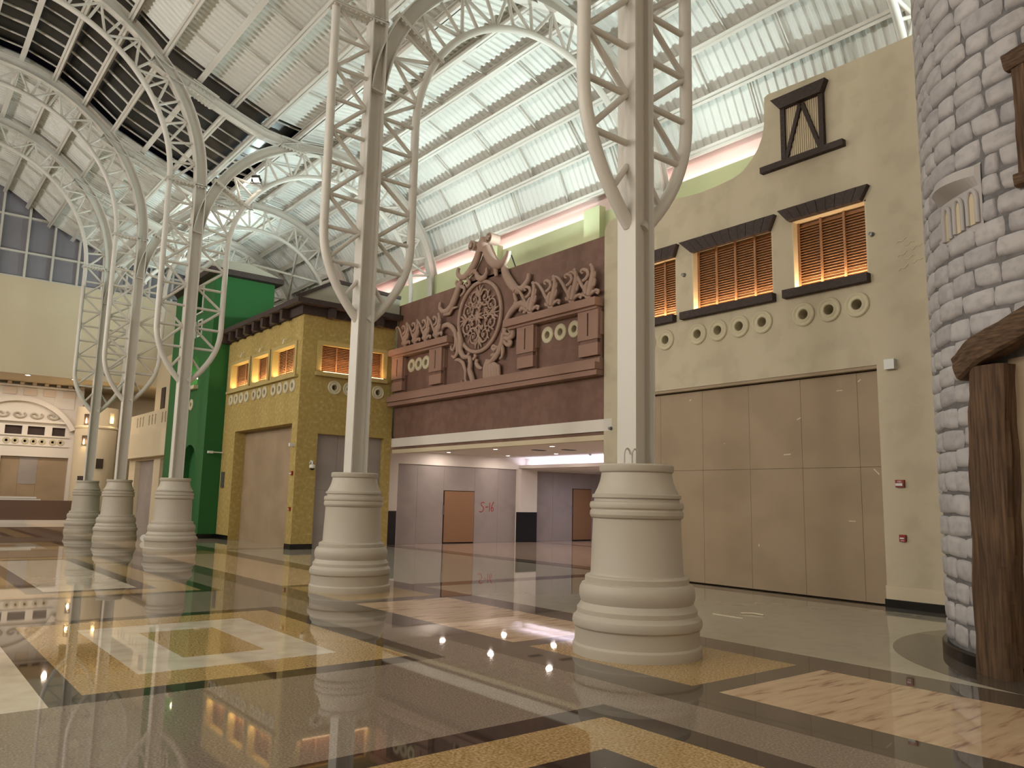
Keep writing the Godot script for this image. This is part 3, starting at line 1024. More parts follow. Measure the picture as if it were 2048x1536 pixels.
const SCROLLS := [
	[0.13, -19.08, 9.64, -19.24, 9.40, -19.38, 9.15, -19.54, 8.96, -19.76, 8.80, -20.01, 8.70, -20.24, 8.72, -20.41, 8.85, -20.43, 8.98, -20.37, 9.07],
	[0.17, -19.02, 9.59, -18.82, 9.17, -18.63, 8.92, -18.45, 8.76, -18.21, 8.69, -17.98, 8.74, -17.84, 8.88, -17.78, 9.02],
	[0.15, -17.98, 8.54, -17.88, 8.30, -17.68, 8.04, -17.51, 7.86, -17.34, 7.73, -17.14, 7.71, -16.98, 7.80, -16.84, 7.94, -16.82, 8.11],
	[0.12, -20.20, 8.60, -20.32, 8.44, -20.44, 8.23, -20.56, 8.04, -20.72, 7.85, -20.95, 7.75, -21.22, 7.77, -21.42, 7.94, -21.38, 8.12],
	[0.10, -19.39, 8.68, -19.31, 8.53, -19.13, 8.44, -18.94, 8.47, -18.85, 8.60, -18.87, 8.73],
	[0.06, -19.75, 8.70, -19.60, 8.78, -19.44, 8.79, -19.42, 8.71, -19.56, 8.72],
	[0.07, -20.43, 8.67, -20.49, 8.59, -20.35, 8.44, -20.12, 8.40, -19.99, 8.29, -20.05, 8.19, -20.24, 8.11],
	[0.06, -19.87, 8.61, -19.74, 8.43, -19.86, 8.34, -20.00, 8.49],
	[0.07, -18.47, 8.68, -18.38, 8.52, -18.36, 8.37, -18.47, 8.55],
	[0.07, -17.48, 7.68, -17.42, 7.52, -17.36, 7.42, -17.46, 7.33, -17.41, 7.46],
	[0.06, -21.15, 7.66, -20.81, 7.64, -20.65, 7.78, -20.38, 7.79],
	[0.09, -21.28, 7.00, -21.27, 7.18, -21.12, 7.29, -20.89, 7.29, -20.64, 7.16, -20.47, 6.98, -20.39, 6.75, -20.41, 6.55, -20.53, 6.40, -20.65, 6.44, -20.68, 6.57, -20.58, 6.60],
	[0.11, -20.25, 6.94, -20.12, 6.62, -20.14, 6.32, -19.97, 6.11, -19.74, 6.06, -19.64, 6.20],
	[0.07, -20.38, 6.05, -20.22, 6.05, -19.96, 5.91, -19.82, 5.65, -19.83, 5.38, -19.73, 5.24],
	[0.10, -19.65, 6.07, -19.56, 5.88, -19.60, 5.63, -19.46, 5.39, -19.39, 5.20, -19.54, 5.11, -19.82, 5.16, -20.05, 5.31, -19.96, 5.34],
	[0.08, -20.36, 6.77, -20.28, 6.53, -20.30, 6.27, -20.45, 6.14, -20.62, 6.22],
	[0.06, -19.37, 6.09, -19.31, 6.03, -19.43, 5.95, -19.46, 6.01],
	[0.08, -19.21, 5.93, -19.27, 5.81, -19.14, 5.68, -18.96, 5.62],
	[0.11, -16.76, 7.01, -16.90, 7.20, -17.11, 7.30, -17.38, 7.27, -17.62, 7.13, -17.82, 6.93, -17.92, 6.70, -17.96, 6.48],
	[0.08, -17.19, 7.08, -17.11, 7.16, -16.95, 7.11, -16.92, 7.02, -17.05, 7.02],
	[0.10, -17.95, 6.55, -17.98, 6.31, -18.11, 6.06, -18.27, 5.91, -18.53, 5.78, -18.73, 5.72],
	[0.09, -17.87, 6.40, -17.70, 6.34, -17.49, 6.41, -17.49, 6.60, -17.69, 6.72, -17.88, 6.66, -17.85, 6.52, -17.68, 6.46, -17.60, 6.53, -17.71, 6.60],
	[0.07, -17.92, 6.32, -17.78, 6.19, -17.61, 6.15, -17.56, 6.23, -17.70, 6.29, -17.72, 6.20],
	[0.06, -18.17, 6.20, -18.37, 6.10, -18.49, 6.19, -18.43, 6.25, -18.28, 6.19, -18.33, 6.15],
	[0.07, -18.00, 6.21, -17.94, 6.02, -17.99, 5.86, -18.10, 5.80],
	[0.07, -18.50, 5.96, -18.36, 5.96, -18.24, 5.89, -18.38, 5.82, -18.64, 5.73],
]
const ACROTERION := [
	[0.055, -0.16, 0.14, -0.20, 0.09, -0.07, 0.05, -0.08, 0.18, -0.20, 0.33, -0.33, 0.53, -0.48, 0.71, -0.61, 0.80, -0.71, 0.80, -0.76, 0.73],
	[0.100, 0.05, 0.02, 0.12, 0.21, 0.18, 0.42, 0.20, 0.62, 0.16, 0.79],
	[0.050, 0.16, 0.79, 0.10, 0.84, 0.15, 0.76],
	[0.055, -0.18, 0.46, -0.06, 0.49, 0.04, 0.58, -0.01, 0.70, -0.16, 0.77, -0.26, 0.75, -0.22, 0.67, -0.16, 0.68],
	[0.090, -0.05, 0.07, -0.05, 0.27, 0.02, 0.42],
	[0.050, 0.05, 0.02, 0.19, 0.08, 0.31, 0.12, 0.40, 0.09, 0.38, 0.01, 0.30, 0.06],
	[0.050, -0.07, 0.01, 0.05, -0.04, 0.12, -0.01],
	[0.06, 0.10, 0.20, 0.22, 0.28, 0.27, 0.40, 0.22, 0.46],
	[0.055, 0.12, 0.40, 0.25, 0.50, 0.28, 0.62],
	[0.05, -0.02, 0.12, -0.14, 0.20, -0.16, 0.30],
	[0.07, 0.02, 0.06, 0.10, 0.14, 0.20, 0.12],
]

func scroll(f: Fr, list: Array, d: float, rnd := 0.85) -> MB:
	var mb := MB.new()
	for q in list:
		var c := Curve2D.new()
		var pts := []
		for k in range(1, q.size(), 2):
			pts.append(Vector2(q[k], q[k + 1]))
		for k in pts.size():
			var t: Vector2 = (pts[mini(k + 1, pts.size() - 1)] - pts[maxi(k - 1, 0)]) / 5.0
			c.add_point(pts[k], -t, t)
		var p := []
		var r := []
		var n := maxi(10, pts.size() * 3)
		for k in n + 1:
			var s := c.sample_baked(c.get_baked_length() * k / n)
			p.append(f.p(s.x, s.y, d))
			r.append(q[0] * (1.0 - 0.55 * pow(absf(k / float(n) - 0.35) / 0.65, 1.5)))
		mb.tube(p, r, 8, rnd, f.N)
	return mb

func make_brown() -> void:
	var o := thing("brown_facade", "reddish brown facade with carved medallion, scrollwork and ledges over the passage", "facade")
	var f := face_x(WALL_X)
	var rz := [-16.09, -15.56, -15.01, -23.2, -22.74, -22.28]
	var holes := []
	for z in rz:
		holes.append(ring_hole(z, 6.23, 0.235))
	var mb := MB.new()
	holed(mb, f, -24.28, -13.89, 3.36, 8.52, -0.45, -0.05, holes)
	obj("wall", mb, M.brown, o)
	plain_box(o, "service_ledge", f, -24.0, -14.0, 8.0, 8.15, -1.2, -0.45, M.brown)
	for z in rz:
		ring_vent(o, Fr.new(Vector3(WALL_X + 0.05, 0, 0), f.U, f.N), z, 6.23, 0.235, M.ring)
	plain_box(o, "lintel", f, -24.28, -13.89, 3.23, 3.36, -0.2, -0.02, M.cream_plain)
	# ledges
	for s in [[-17.68, -13.90], [-24.28, -20.56]]:
		plain_box(o, "ledge", f, s[0], s[1], 6.64, 6.85, -0.05, 0.31, M.brown_trim)
		plain_box(o, "ledge_bed", f, s[0] + 0.1, s[1] - 0.05, 6.57, 6.64, -0.05, 0.21, M.brown_trim)
	plain_box(o, "lower_cornice", f, -24.28, -13.90, 5.00, 5.18, -0.05, 0.30, M.brown_trim)
	plain_box(o, "lower_cornice", f, -24.28, -13.90, 4.86, 4.99, -0.05, 0.24, M.brown_trim)
	plain_box(o, "lower_cornice", f, -24.28, -13.90, 5.18, 5.30, -0.05, 0.13, M.brown_trim)
	# stub pilasters under the ledges
	for z in [-16.83, -14.30, -23.85, -21.42]:
		var p := Node3D.new()
		p.name = "pilaster"
		o.add_child(p, true)
		mb = MB.new()
		holed(mb, f, z - 0.37, z + 0.37, 5.80, 6.58, 0.02, 0.17, [[z - 0.025, z + 0.025, 5.90, 6.50]])
		obj("upper_block", mb, M.brown_trim, p)
		plain_box(p, "core", f, z - 0.32, z + 0.38, 5.30, 6.58, -0.05, 0.04, M.brown)
		plain_box(p, "lower_block", f, z - 0.34, z + 0.36, 5.38, 5.70, 0.02, 0.16, M.brown_trim)
		plain_box(p, "neck", f, z - 0.31, z + 0.32, 5.70, 5.80, 0.02, 0.13, M.brown)
		plain_box(p, "side_fillet", f, z + 0.38, z + 0.41, 5.9, 6.5, -0.05, 0.09, M.brown_trim)
	# backing of the crest, then the carved work
	mb = MB.new()
	mb.prism(PackedVector2Array([Vector2(-20.3, 8.45), Vector2(-18.05, 8.45), Vector2(-18.45, 8.8), Vector2(-18.75, 9.1), Vector2(-19.05, 9.6), Vector2(-19.3, 9.15), Vector2(-19.6, 8.82)]), f, -0.25, -0.05)
	obj("crest_backing", mb, M.brown, o)
	mb = scroll(f, SCROLLS, 0.06)
	obj("cartouche_scrolls", mb, M.ornament, o)
	mb = MB.new()
	mb.tube([f.p(-19.02, 9.72, 0.06), f.p(-19.03, 9.5, 0.1), f.p(-19.06, 9.3, 0.06)], [0.16, 0.24, 0.14], 10, 0.8, f.N)
	for s in [[-19.52, 9.58], [-18.63, 9.61]]:
		mb.tube([f.p(s[0], s[1], -0.14), f.p(s[0], s[1], 0.2)], 0.17, 14)
		mb.tube([f.p(s[0], s[1], 0.2), f.p(s[0], s[1], 0.24)], [0.13, 0.07], 12)
		mb.tube([f.p(s[0], s[1] - 0.05, 0.0), f.p(-19.03, 9.55, 0.04)], 0.09, 8)
	obj("crest_head", mb, M.ornament, o)
	# medallion: ring, eight scrolls with rosettes, stems and a star flower
	var med := Node3D.new()
	med.name = "medallion"
	o.add_child(med)
	var c := Vector2(-19.25, 7.28)
	var R := 1.10
	mb = MB.new()
	var p := []
	for k in 65:
		p.append(f.p(c.x + R * cos(TAU * k / 64.0), c.y + R * sin(TAU * k / 64.0), 0.0))
	mb.tube(p, 0.065, 8)
	obj("ring", mb, M.ornament, med)
	mb = MB.new()
	mb.lathe([Vector2(R, -0.04), Vector2(0.0, -0.04)], 48, f.p(c.x, c.y, 0), f.basis_out())
	obj("disc", mb, M.brown, med)
	for k in 4:
		var w := PI / 2 * k + PI / 2
		var dir := Vector2(cos(w), sin(w))
		var sd := Vector2(-dir.y, dir.x)
		mb = MB.new()
		mb.tube([f.p(c.x + dir.x * 0.1, c.y + dir.y * 0.1, 0.01), f.p(c.x + dir.x * 1.02, c.y + dir.y * 1.02, 0.01)], [0.03, 0.022], 6)
		for s in [-1.0, 1.0]:
			for h in [[0.98, 0.16, 0.74], [0.86, 0.22, 0.62], [0.44, 0.16, 0.24]]:
				var tip: Vector2 = c + dir * h[0] + sd * s * h[1]
				var mid: Vector2 = c + dir * (h[0] + h[2]) * 0.5 + sd * s * h[1] * 0.7
				var root: Vector2 = c + dir * h[2]
				mb.tube([f.p(root.x, root.y, 0.01), f.p(mid.x, mid.y, 0.03), f.p(tip.x, tip.y, 0.01)], [0.024, 0.042, 0.02], 6)
		obj("stem", mb, M.ornament, med)
		for s in [-1.0, 1.0]:
			mb = MB.new()
			var cc := c + dir.rotated(s * PI / 8.0 * 1.08) * 0.66
			var pts := []
			var rr := []
			for j in 40:
				var q := j / 39.0
				var a: float = w + s * (PI * 0.9 + q * TAU * 1.45) + PI * 0.15
				var rad := lerpf(0.30, 0.07, q)
				pts.append(f.p(cc.x + rad * cos(a), cc.y + rad * sin(a), 0.01))
				rr.append(lerpf(0.040, 0.022, q))
			mb.tube(pts, rr, 6)
			for j in 5:
				var a := TAU * j / 5.0
				mb.tube([f.p(cc.x, cc.y, 0.03), f.p(cc.x + 0.055 * cos(a), cc.y + 0.055 * sin(a), 0.02)], [0.02, 0.026], 6)
			for j in 6:
				var a: float = w + s * (1.0 + j * 0.75)
				var b := cc + Vector2(cos(a), sin(a)) * 0.30
				var e := cc + Vector2(cos(a + s * 0.35), sin(a + s * 0.35)) * 0.19
				mb.tube([f.p(b.x, b.y, 0.01), f.p((b.x + e.x) / 2, (b.y + e.y) / 2, 0.035), f.p(e.x, e.y, 0.02)], [0.016, 0.036, 0.016], 5)
			obj("scroll", mb, M.ornament, med)
	mb = MB.new()
	for k in 8:
		var a := TAU * k / 8.0 + PI / 8
		mb.tube([f.p(c.x, c.y, 0.05), f.p(c.x + 0.13 * cos(a), c.y + 0.13 * sin(a), 0.06), f.p(c.x + 0.25 * cos(a), c.y + 0.25 * sin(a), 0.02)], [0.035, 0.05, 0.008], 6)
	obj("star_flower", mb, M.ornament, med)
	# fluted drape under it
	mb = MB.new()
	for k in 6:
		var u := -18.84 + k * 0.135
		mb.tube([f.p(-18.78 + k * 0.045, 5.88 - k * 0.02, 0.02), f.p(u + 0.02, 5.62 - k * 0.01, 0.06), f.p(u + 0.02, 5.30, 0.04)], [0.05, 0.085, 0.085], 8, 0.7, f.N)
	obj("drape", mb, M.ornament, o)
	# leaf crests along the ledges
	var am := scroll(Fr.new(Vector3.ZERO, f.U, f.N), ACROTERION, 0.0, 0.9).mesh()
	for q in [-16.65, -15.78, -14.94, -14.32, -23.4, -22.74, -22.08, -21.42]:
		var a := obj("leaf_crest", am, M.ornament, o)
		a.position = f.p(q, 6.94, 0.16)
		if q < -20.0:
			a.scale = Vector3(1.0, 0.92, 0.86)
	# black stay behind the crest
	mb = MB.new()
	mb.bar(Vector3(14.25, 9.02, -18.05), Vector3(14.25, 8.53, -17.79), 0.03, 0.03)
	tag(obj("stay_rod", mb, M.dark_metal), "thin black rod leaning behind the carved crest", "rod")

func make_passage() -> void:
	var o := structure("wall_passage", "white passage with boarded shop units and a lit cove")
	var f := face_z(-25.7)
	var mb := MB.new()
	holed(mb, f, 13.9, 27.0, 0.0, 3.75, -0.3, 0.0, [[15.15, 20.84, -0.1, 2.97], [21.86, 26.4, -0.1, 2.95]])
	obj("side_wall", mb, M.white_wall, o)
	boards(o, f, [15.15, 16.03, 17.24], 0.0, 2.97, 9.0, -0.05, M.shutter_grey)
	boards(o, f, [17.24, 18.72], 2.02, 2.97, 9.0, -0.05, M.shutter_grey)
	boards(o, f, [18.72, 19.9, 20.84], 0.0, 2.97, 9.0, -0.05, M.shutter_grey)
	boards(o, f, [21.86, 22.9, 24.05], 0.0, 2.95, 9.0, -0.05, M.shutter_grey)
	boards(o, f, [24.05, 25.22], 2.26, 2.95, 9.0, -0.05, M.shutter_grey)
	boards(o, f, [25.22, 26.4], 0.0, 2.95, 9.0, -0.05, M.shutter_grey)
	plain_box(o, "dado", f, 14.7, 15.13, 0.0, 1.22, 0.0, 0.02, M.navy)
	plain_box(o, "pillar", f, 20.84, 21.86, 1.22, 3.0, 0.0, 0.12, M.white_wall)
	plain_box(o, "pillar_dado", f, 20.84, 21.86, 0.0, 1.22, 0.0, 0.13, M.navy)
	plain_box(o, "pillar", f, 20.98, 21.02, 1.22, 3.0, 0.12, 0.13, M.white_wall)
	# plywood doors
	for q in [[17.28, 18.69, 2.0, "plywood door in the grey boarding beside the red lettering", "door_1"], [24.09, 25.19, 2.24, "plywood door in the grey boarding beyond the dark pillar", "door_2"]]:
		var d := structure(q[4], q[3])
		plain_box(d, "leaf", f, q[0], q[1], 0.04, q[2], -0.07, -0.02, M.plywood)
		plain_box(d, "lock_plate", f, q[0] - 0.06, q[0] - 0.005, 1.1, 1.45, -0.05, -0.03, M.grey_metal)
	# hand-painted unit number
	var n := Node3D.new()
	n.name = "unit_number"
	add_child(n)
	tag(n, "hand-painted red S-16 on the grey boarding", "lettering")
	n.position = f.p(19.0, 1.2, -0.05)
	var strokes := [
		["letter_s", [0.24, 0.36, 0.16, 0.40, 0.07, 0.36, 0.07, 0.28, 0.15, 0.22, 0.20, 0.15, 0.15, 0.04, 0.05, 0.0, -0.02, 0.04]],
		["dash", [0.28, 0.20, 0.42, 0.22]],
		["digit_1", [0.50, 0.38, 0.48, 0.03]],
		["digit_6", [0.70, 0.42, 0.61, 0.28, 0.57, 0.12, 0.62, 0.02, 0.68, 0.08, 0.67, 0.18, 0.60, 0.18]]]
	for s in strokes:
		mb = MB.new()
		var p := []
		for k in range(0, s[1].size(), 2):
			p.append(Vector3(s[1][k], s[1][k + 1], 0.001))
		mb.tube(p, 0.018, 6, 0.12, Vector3(0, 0, 1))
		obj(s[0], mb, M.red_ink, n)
	# right side and end
	mb = MB.new()
	mb.box(Vector3(14.46, 0, -13.88), Vector3(27.0, 3.75, -13.6))
	mb.box(Vector3(27.0, 0, -26.0), Vector3(27.3, 3.75, -13.6))
	obj("side_wall", mb, M.white_wall, o)
	var c := structure("ceiling_passage", "white passage ceiling with downlights and cove")
	mb = MB.new()
	mb.box(Vector3(14.0, 3.45, -26.0), Vector3(21.35, 3.75, -13.6))
	obj("slab", mb, M.white_wall, c)
	mb = MB.new()
	mb.box(Vector3(21.3, 3.0, -26.0), Vector3(27.3, 3.75, -13.6))
	obj("bulkhead", mb, M.white_wall, c)
	mb = MB.new()
	mb.box(Vector3(20.95, 3.02, -25.7), Vector3(21.3, 3.06, -13.88))
	mb.box(Vector3(20.95, 3.06, -25.7), Vector3(20.98, 3.15, -13.88))
	obj("cove_lip", mb, M.white_wall, c)
	for k in 3:
		var z := -23.6 - 0.0 + k * 3.9
		var s := thing("cove_light", "cool white lamp strip in the passage cove", "light strip", Vector3(21.12, 3.06, z), "lamp strips in the passage cove")
		mb = MB.new()
		mb.box(Vector3(-0.03, 0, -1.9), Vector3(0.03, 0.03, 1.9))
		obj("lamp_strip", mb, glow(Color(0.88, 0.86, 1.0), 2.5), s)
		var l := area(s, Vector3(0, 0.04, 0), Vector3.UP, Vector2(0.06, 3.8), Color(0.90, 0.88, 1.0), 2.6)
		l.basis = Basis(Vector3(1, 0, 0), Vector3(0, 0, 1), Vector3(0, -1, 0))
	for q in [[16.84, -24.9], [16.77, -21.9], [19.55, -24.7], [16.9, -19.07], [19.7, -22.0], [16.8, -16.2], [19.6, -18.5], [19.6, -15.2]]:
		downlight(Vector3(q[0], 3.45, q[1]), Color(1.0, 0.94, 0.90), 2.8, "recessed downlight in the white passage ceiling", "downlights in the passage ceiling")
	for q in [[23.5, -23.5], [23.5, -19.0]]:
		downlight(Vector3(q[0], 3.0, q[1]), Color(0.94, 0.92, 1.0), 4.5, "recessed downlight in the lower ceiling beyond the cove", "downlights beyond the passage cove")
	mb = MB.new()
	mb.lathe([Vector2(0.0, -0.07), Vector2(0.05, -0.06), Vector2(0.06, 0.0)], 14, Vector3(20.4, 3.45, -20.9))
	tag(obj("smoke_detector", mb, M.white_plastic), "small smoke detector on the white passage ceiling", "detector")
	for q in [[17.9, -20.9], [18.4, -19.9]]:
		mb = MB.new()
		mb.box(Vector3(q[0] - 0.25, 3.435, q[1] - 0.12), Vector3(q[0] + 0.25, 3.45, q[1] + 0.12))
		for k in 4:
			mb.box(Vector3(q[0] - 0.23, 3.425, q[1] - 0.09 + k * 0.055), Vector3(q[0] + 0.23, 3.437, q[1] - 0.075 + k * 0.055))
		tag(obj("air_grille", mb, M.grey_metal), "flat grey air grille in the white passage ceiling", "grille", "air grilles in the passage ceiling")

func make_yellow() -> void:
	var o := thing("yellow_building", "mottled yellow corner shop with dark bracketed eaves and glowing louvred windows", "building")
	var zc := -24.3
	var xc := 10.5
	var fl := face_x(xc)
	var fr := face_z(zc)
	# side along the hall
	var rz := [-30.73, -30.17, -29.61, -29.05, -28.32, -27.80, -27.29, -26.49, -25.95, -25.41, -24.87]
	var wz := [[-30.87, -29.0, 2], [-28.57, -27.1, 2], [-26.69, -24.8, 3]]
	var holes := [[-30.05, -24.75, -0.1, 4.06]]
	for z in rz:
		holes.append(ring_hole(z, 5.32, 0.2))
	for w in wz:
		holes.append([w[0] - 0.03, w[1] + 0.03, 5.74, 6.74])
	var mb := MB.new()
	holed(mb, fl, -31.38, zc, 0.0, 7.7, -0.5, 0.0, holes)
	# front
	var holes2 := [[11.22, 13.7, -0.1, 3.74], [11.17, 13.55, 5.80, 6.75]]
	var rx := [11.72, 12.27, 12.82, 13.37]
	for x in rx:
		holes2.append(ring_hole(x, 5.32, 0.24))
	holed(mb, fr, xc + 0.5, 13.99, 0.0, 7.7, -0.5, 0.0, holes2)
	obj("wall", mb, M.yellow, o)
	for z in rz:
		ring_vent(o, fl, z, 5.32, 0.215, M.ring)
	for x in rx:
		ring_vent(o, fr, x, 5.32, 0.24, M.ring)
	var warm := Color(1.0, 0.86, 0.64)
	for w in wz:
		louvre(o, fl, w[0], w[1], 5.77, 6.71, 0.24, w[2], 2.6, warm, M.yellow_plain)
		mb = MB.new()
		holed(mb, fl, w[0] - 0.14, w[1] + 0.14, 5.66, 6.83, 0.0, 0.05, [[w[0], w[1], 5.77, 6.71]])
		obj("window_surround", mb, M.yellow_plain, o)
	plain_box(o, "window_sill", fl, -31.1, -24.5, 5.58, 5.67, 0.0, 0.12, M.yellow_plain)
	louvre(o, fr, 11.2, 13.52, 5.83, 6.72, 0.14, 4, 2.8, Color(1.0, 0.80, 0.58), M.yellow_plain, 0.12, -0.035)
	mb = MB.new()
	holed(mb, fr, 11.03, 13.68, 5.83, 6.86, 0.0, 0.035, [[11.2, 13.52, 5.7, 6.72]])
	obj("window_surround", mb, M.yellow_plain, o)
	plain_box(o, "window_sill", fr, 10.98, 13.66, 5.66, 5.793, 0.0, 0.14, M.yellow_plain)
	for q in [[-29.6, 7.05], [-27.75, 7.0], [-25.6, 7.0]]:
		mb = MB.new()
		mb.tube([fl.p(q[0], q[1], 0.0), fl.p(q[0], q[1] - 0.03, 0.12), fl.p(q[0], q[1] - 0.18, 0.16)], 0.018, 6)
		obj("lamp_arm", mb, M.white_plastic, o)
	mb = MB.new()
	mb.tube([fr.p(12.35, 7.0, 0.0), fr.p(12.35, 6.97, 0.12), fr.p(12.38, 6.8, 0.16)], 0.018, 6)
	obj("lamp_arm", mb, M.white_plastic, o)
	# boarded openings
	plain_box(o, "shutter", fl, -30.05, -24.75, 0.0, 4.06, -0.5, -0.42, M.shutter)
	var sh := Node3D.new()
	sh.name = "front_shutter"
	o.add_child(sh)
	boards(sh, fr, [11.22, 12.04, 12.87, 13.7], 0.0, 3.74, 1.9, -0.2, M.shutter_grey)
	plain_box(o, "skirting", fr, xc, 11.22, 0.0, 0.17, 0.0, 0.03, M.black)
	plain_box(o, "skirting", fl, -24.75, zc + 0.03, 0.0, 0.17, 0.0, 0.03, M.black)
	plain_box(o, "skirting", fl, -31.4, -30.05, 0.0, 0.17, 0.0, 0.03, M.black)
	# eaves with brackets
	mb = MB.new()
	mb.box(Vector3(xc - 0.42, 7.95, -31.35), Vector3(13.99, 8.12, zc + 0.42))
	obj("eaves_board", mb, M.wood_dark, o)
	mb = MB.new()
	mb.box(Vector3(xc - 0.1, 7.66, -31.4), Vector3(xc + 0.1, 7.95, zc + 0.1))
	mb.box(Vector3(xc + 0.1, 7.66, zc - 0.1), Vector3(13.99, 7.95, zc + 0.1))
	obj("frieze_beam", mb, M.wood_dark, o)
	for z in [-31.25, -30.45, -29.65, -28.85, -28.0, -27.15, -26.3, -25.4]:
		plain_box(o, "bracket", fl, z - 0.1, z + 0.1, 7.62, 7.95, 0.0, 0.36, M.wood_dark)
	for x in [11.38, 12.3, 13.2]:
		plain_box(o, "bracket", fr, x - 0.1, x + 0.1, 7.62, 7.95, 0.0, 0.36, M.wood_dark)
	# pitched roof behind the eaves
	mb = MB.new()
	mb.prism(PackedVector2Array([Vector2(10.15, 8.12), Vector2(13.99, 8.12), Vector2(13.99, 8.75), Vector2(11.5, 8.88)]), fr, -6.6, 0.2)
	obj("roof", mb, M.roof_grey, o)
	mb = MB.new()
	mb.bar(fr.p(10.1, 8.15, 0.22), fr.p(11.5, 8.92, 0.22), 0.1, 0.12)
	mb.bar(fr.p(11.5, 8.92, 0.22), fr.p(13.99, 8.78, 0.22), 0.1, 0.12)
	obj("roof_edge", mb, M.wood_dark, o)
	# things fixed on it
	var a := thing("dome_camera", "white dome camera on a bracket by the yellow corner", "camera", Vector3(11.0, 2.75, zc))
	mb = MB.new()
	mb.tube([Vector3(0, 0, 0), Vector3(0, 0.08, 0.08), Vector3(0, 0.05, 0.17), Vector3(0, -0.05, 0.19)], 0.03, 8)
	obj("bracket", mb, M.white_plastic, a)
	mb = MB.new()
	mb.lathe([Vector2(0.085, -0.16), Vector2(0.1, -0.12), Vector2(0.09, -0.05), Vector2(0.02, -0.03)], 18, Vector3(0, 0, 0.19))
	obj("housing", mb, M.white_plastic, a)
	mb = MB.new()
	mb.lathe([Vector2(0.0, -0.23), Vector2(0.05, -0.215), Vector2(0.08, -0.16)], 18, Vector3(0, 0, 0.19))
	obj("dome", mb, M.black, a)
	fire_sounder(fl, -24.5, 2.42, 0.0, "red fire sounder on the narrow yellow pier")
	fire_call_point(fl, -24.5, 1.27, 0.0, "red fire call point on the narrow yellow pier")
	mb = MB.new()
	fl.box(mb, -24.55, -24.45, 3.28, 3.38, 0.0, 0.16)
	tag(obj("wall_camera", mb, M.white_plastic), "small white camera high on the narrow yellow pier", "camera")
	mb = MB.new()
	mb.tube([fl.p(-31.2, 3.3, 0.0), fl.p(-31.2, 3.3, 0.45)], 0.025, 8)
	mb.obox(fl.p(-31.2, 3.3, 0.5), Vector3(0.12, 0.09, 0.2), Basis(fl.U, fl.V, fl.N))
	tag(obj("arm_camera", mb, M.white_plastic), "white camera on a straight arm between green and yellow buildings", "camera")
	mb = MB.new()
	fl.box(mb, -31.1, -30.85, 1.95, 2.55, 0.0, 0.06)
	tag(obj("control_panel", mb, M.grey_metal), "tall grey control panel on the yellow wall by the green building", "panel")

func make_green() -> void:
	var o := thing("green_building", "deep green tower-like shop with arched openings and flat dark eaves", "building")
	var fl := face_x(9.8)
	var fr := face_z(-31.4)
	var holes := [[-33.75, -32.85, 6.05, 7.35], [-34.2, -32.2, -0.1, 3.65], [-34.0, -33.6, 8.15, 8.75], [-33.2, -32.8, 8.15, 8.75], [-33.9, -32.9, 9.15, 10.2]]
	var mb := MB.new()
	holed(mb, fl, -36.4, -31.4, 0.0, 10.4, -0.4, 0.0, holes)
	arch_fill(mb, fl, -33.75, -32.85, 7.35, -0.4, 0.0)
	arch_fill(mb, fl, -34.2, -32.2, 3.65, -0.4, 0.0)
	fr.box(mb, 10.2, 12.2, 0.0, 10.4, -0.4, 0.0)
	mb.box(Vector3(11.8, 0, -36.4), Vector3(12.2, 10.4, -31.8))
	mb.box(Vector3(9.8, 0, -36.8), Vector3(12.2, 10.4, -36.4))
	obj("wall", mb, M.green, o)
	mb = MB.new()
	mb.box(Vector3(10.15, 0.0, -36.2), Vector3(10.19, 10.3, -31.8))
	obj("inner_lining", mb, M.green, o)
	mb = MB.new()
	mb.box(Vector3(9.45, 10.4, -37.0), Vector3(12.45, 10.62, -31.05))
	obj("eaves", mb, M.wood_dark, o)
	mb = MB.new()
	mb.prism(PackedVector2Array([Vector2(9.5, 10.62), Vector2(12.4, 10.62), Vector2(11.0, 11.0), Vector2(9.7, 10.95)]), fr, -5.4, 0.3)
	obj("roof", mb, M.roof_grey, o)
	plain_box(o, "niche_sill", fl, -33.9, -32.7, 5.9, 6.05, 0.0, 0.18, M.ring)
	plain_box(o, "skirting", fr, 9.8, 10.5, 0.0, 0.17, 0.0, 0.03, M.black)
	plain_box(o, "skirting", fl, -32.2, -31.4, 0.0, 0.17, 0.0, 0.03, M.black)
	for z in [-34.0, -33.4]:
		ring_vent(o, fl, z, 5.3, 0.24, M.ring)
	for q in [[-33.9, -32.9, 9.15, 10.2], [-34.0, -33.6, 8.15, 8.75], [-33.2, -32.8, 8.15, 8.75]]:
		mb = MB.new()
		holed(mb, fl, q[0] - 0.06, q[1] + 0.06, q[2] - 0.06, q[3] + 0.06, -0.02, 0.05, [[q[0], q[1], q[2], q[3]]])
		obj("window_frame", mb, M.white_plastic, o)
	# lamp in the arched niche
	var l := thing("niche_lamp", "small glowing lamp in the arched niche of the green building", "lamp", fl.p(-33.25, 6.35, -0.15))
	mb = MB.new()
	mb.lathe([Vector2(0.02, -0.28), Vector2(0.02, 0.0)], 8, Vector3.ZERO)
	obj("stem", mb, M.dark_metal, l)
	mb = MB.new()
	mb.lathe([Vector2(0.0, 0.0), Vector2(0.07, 0.03), Vector2(0.10, 0.12), Vector2(0.07, 0.21), Vector2(0.0, 0.24)], 14, Vector3.ZERO)
	obj("lamp_globe", mb, glow(Color(1.0, 0.95, 0.75), 9.0), l)
	var b := OmniLight3D.new()
	b.name = "lamp_light"
	b.light_color = Color(1.0, 0.95, 0.75)
	b.light_energy = 0.5
	b.light_size = 0.08
	b.omni_range = 40.0
	b.shadow_enabled = true
	b.position = Vector3(0, 0.12, 0)
	l.add_child(b)

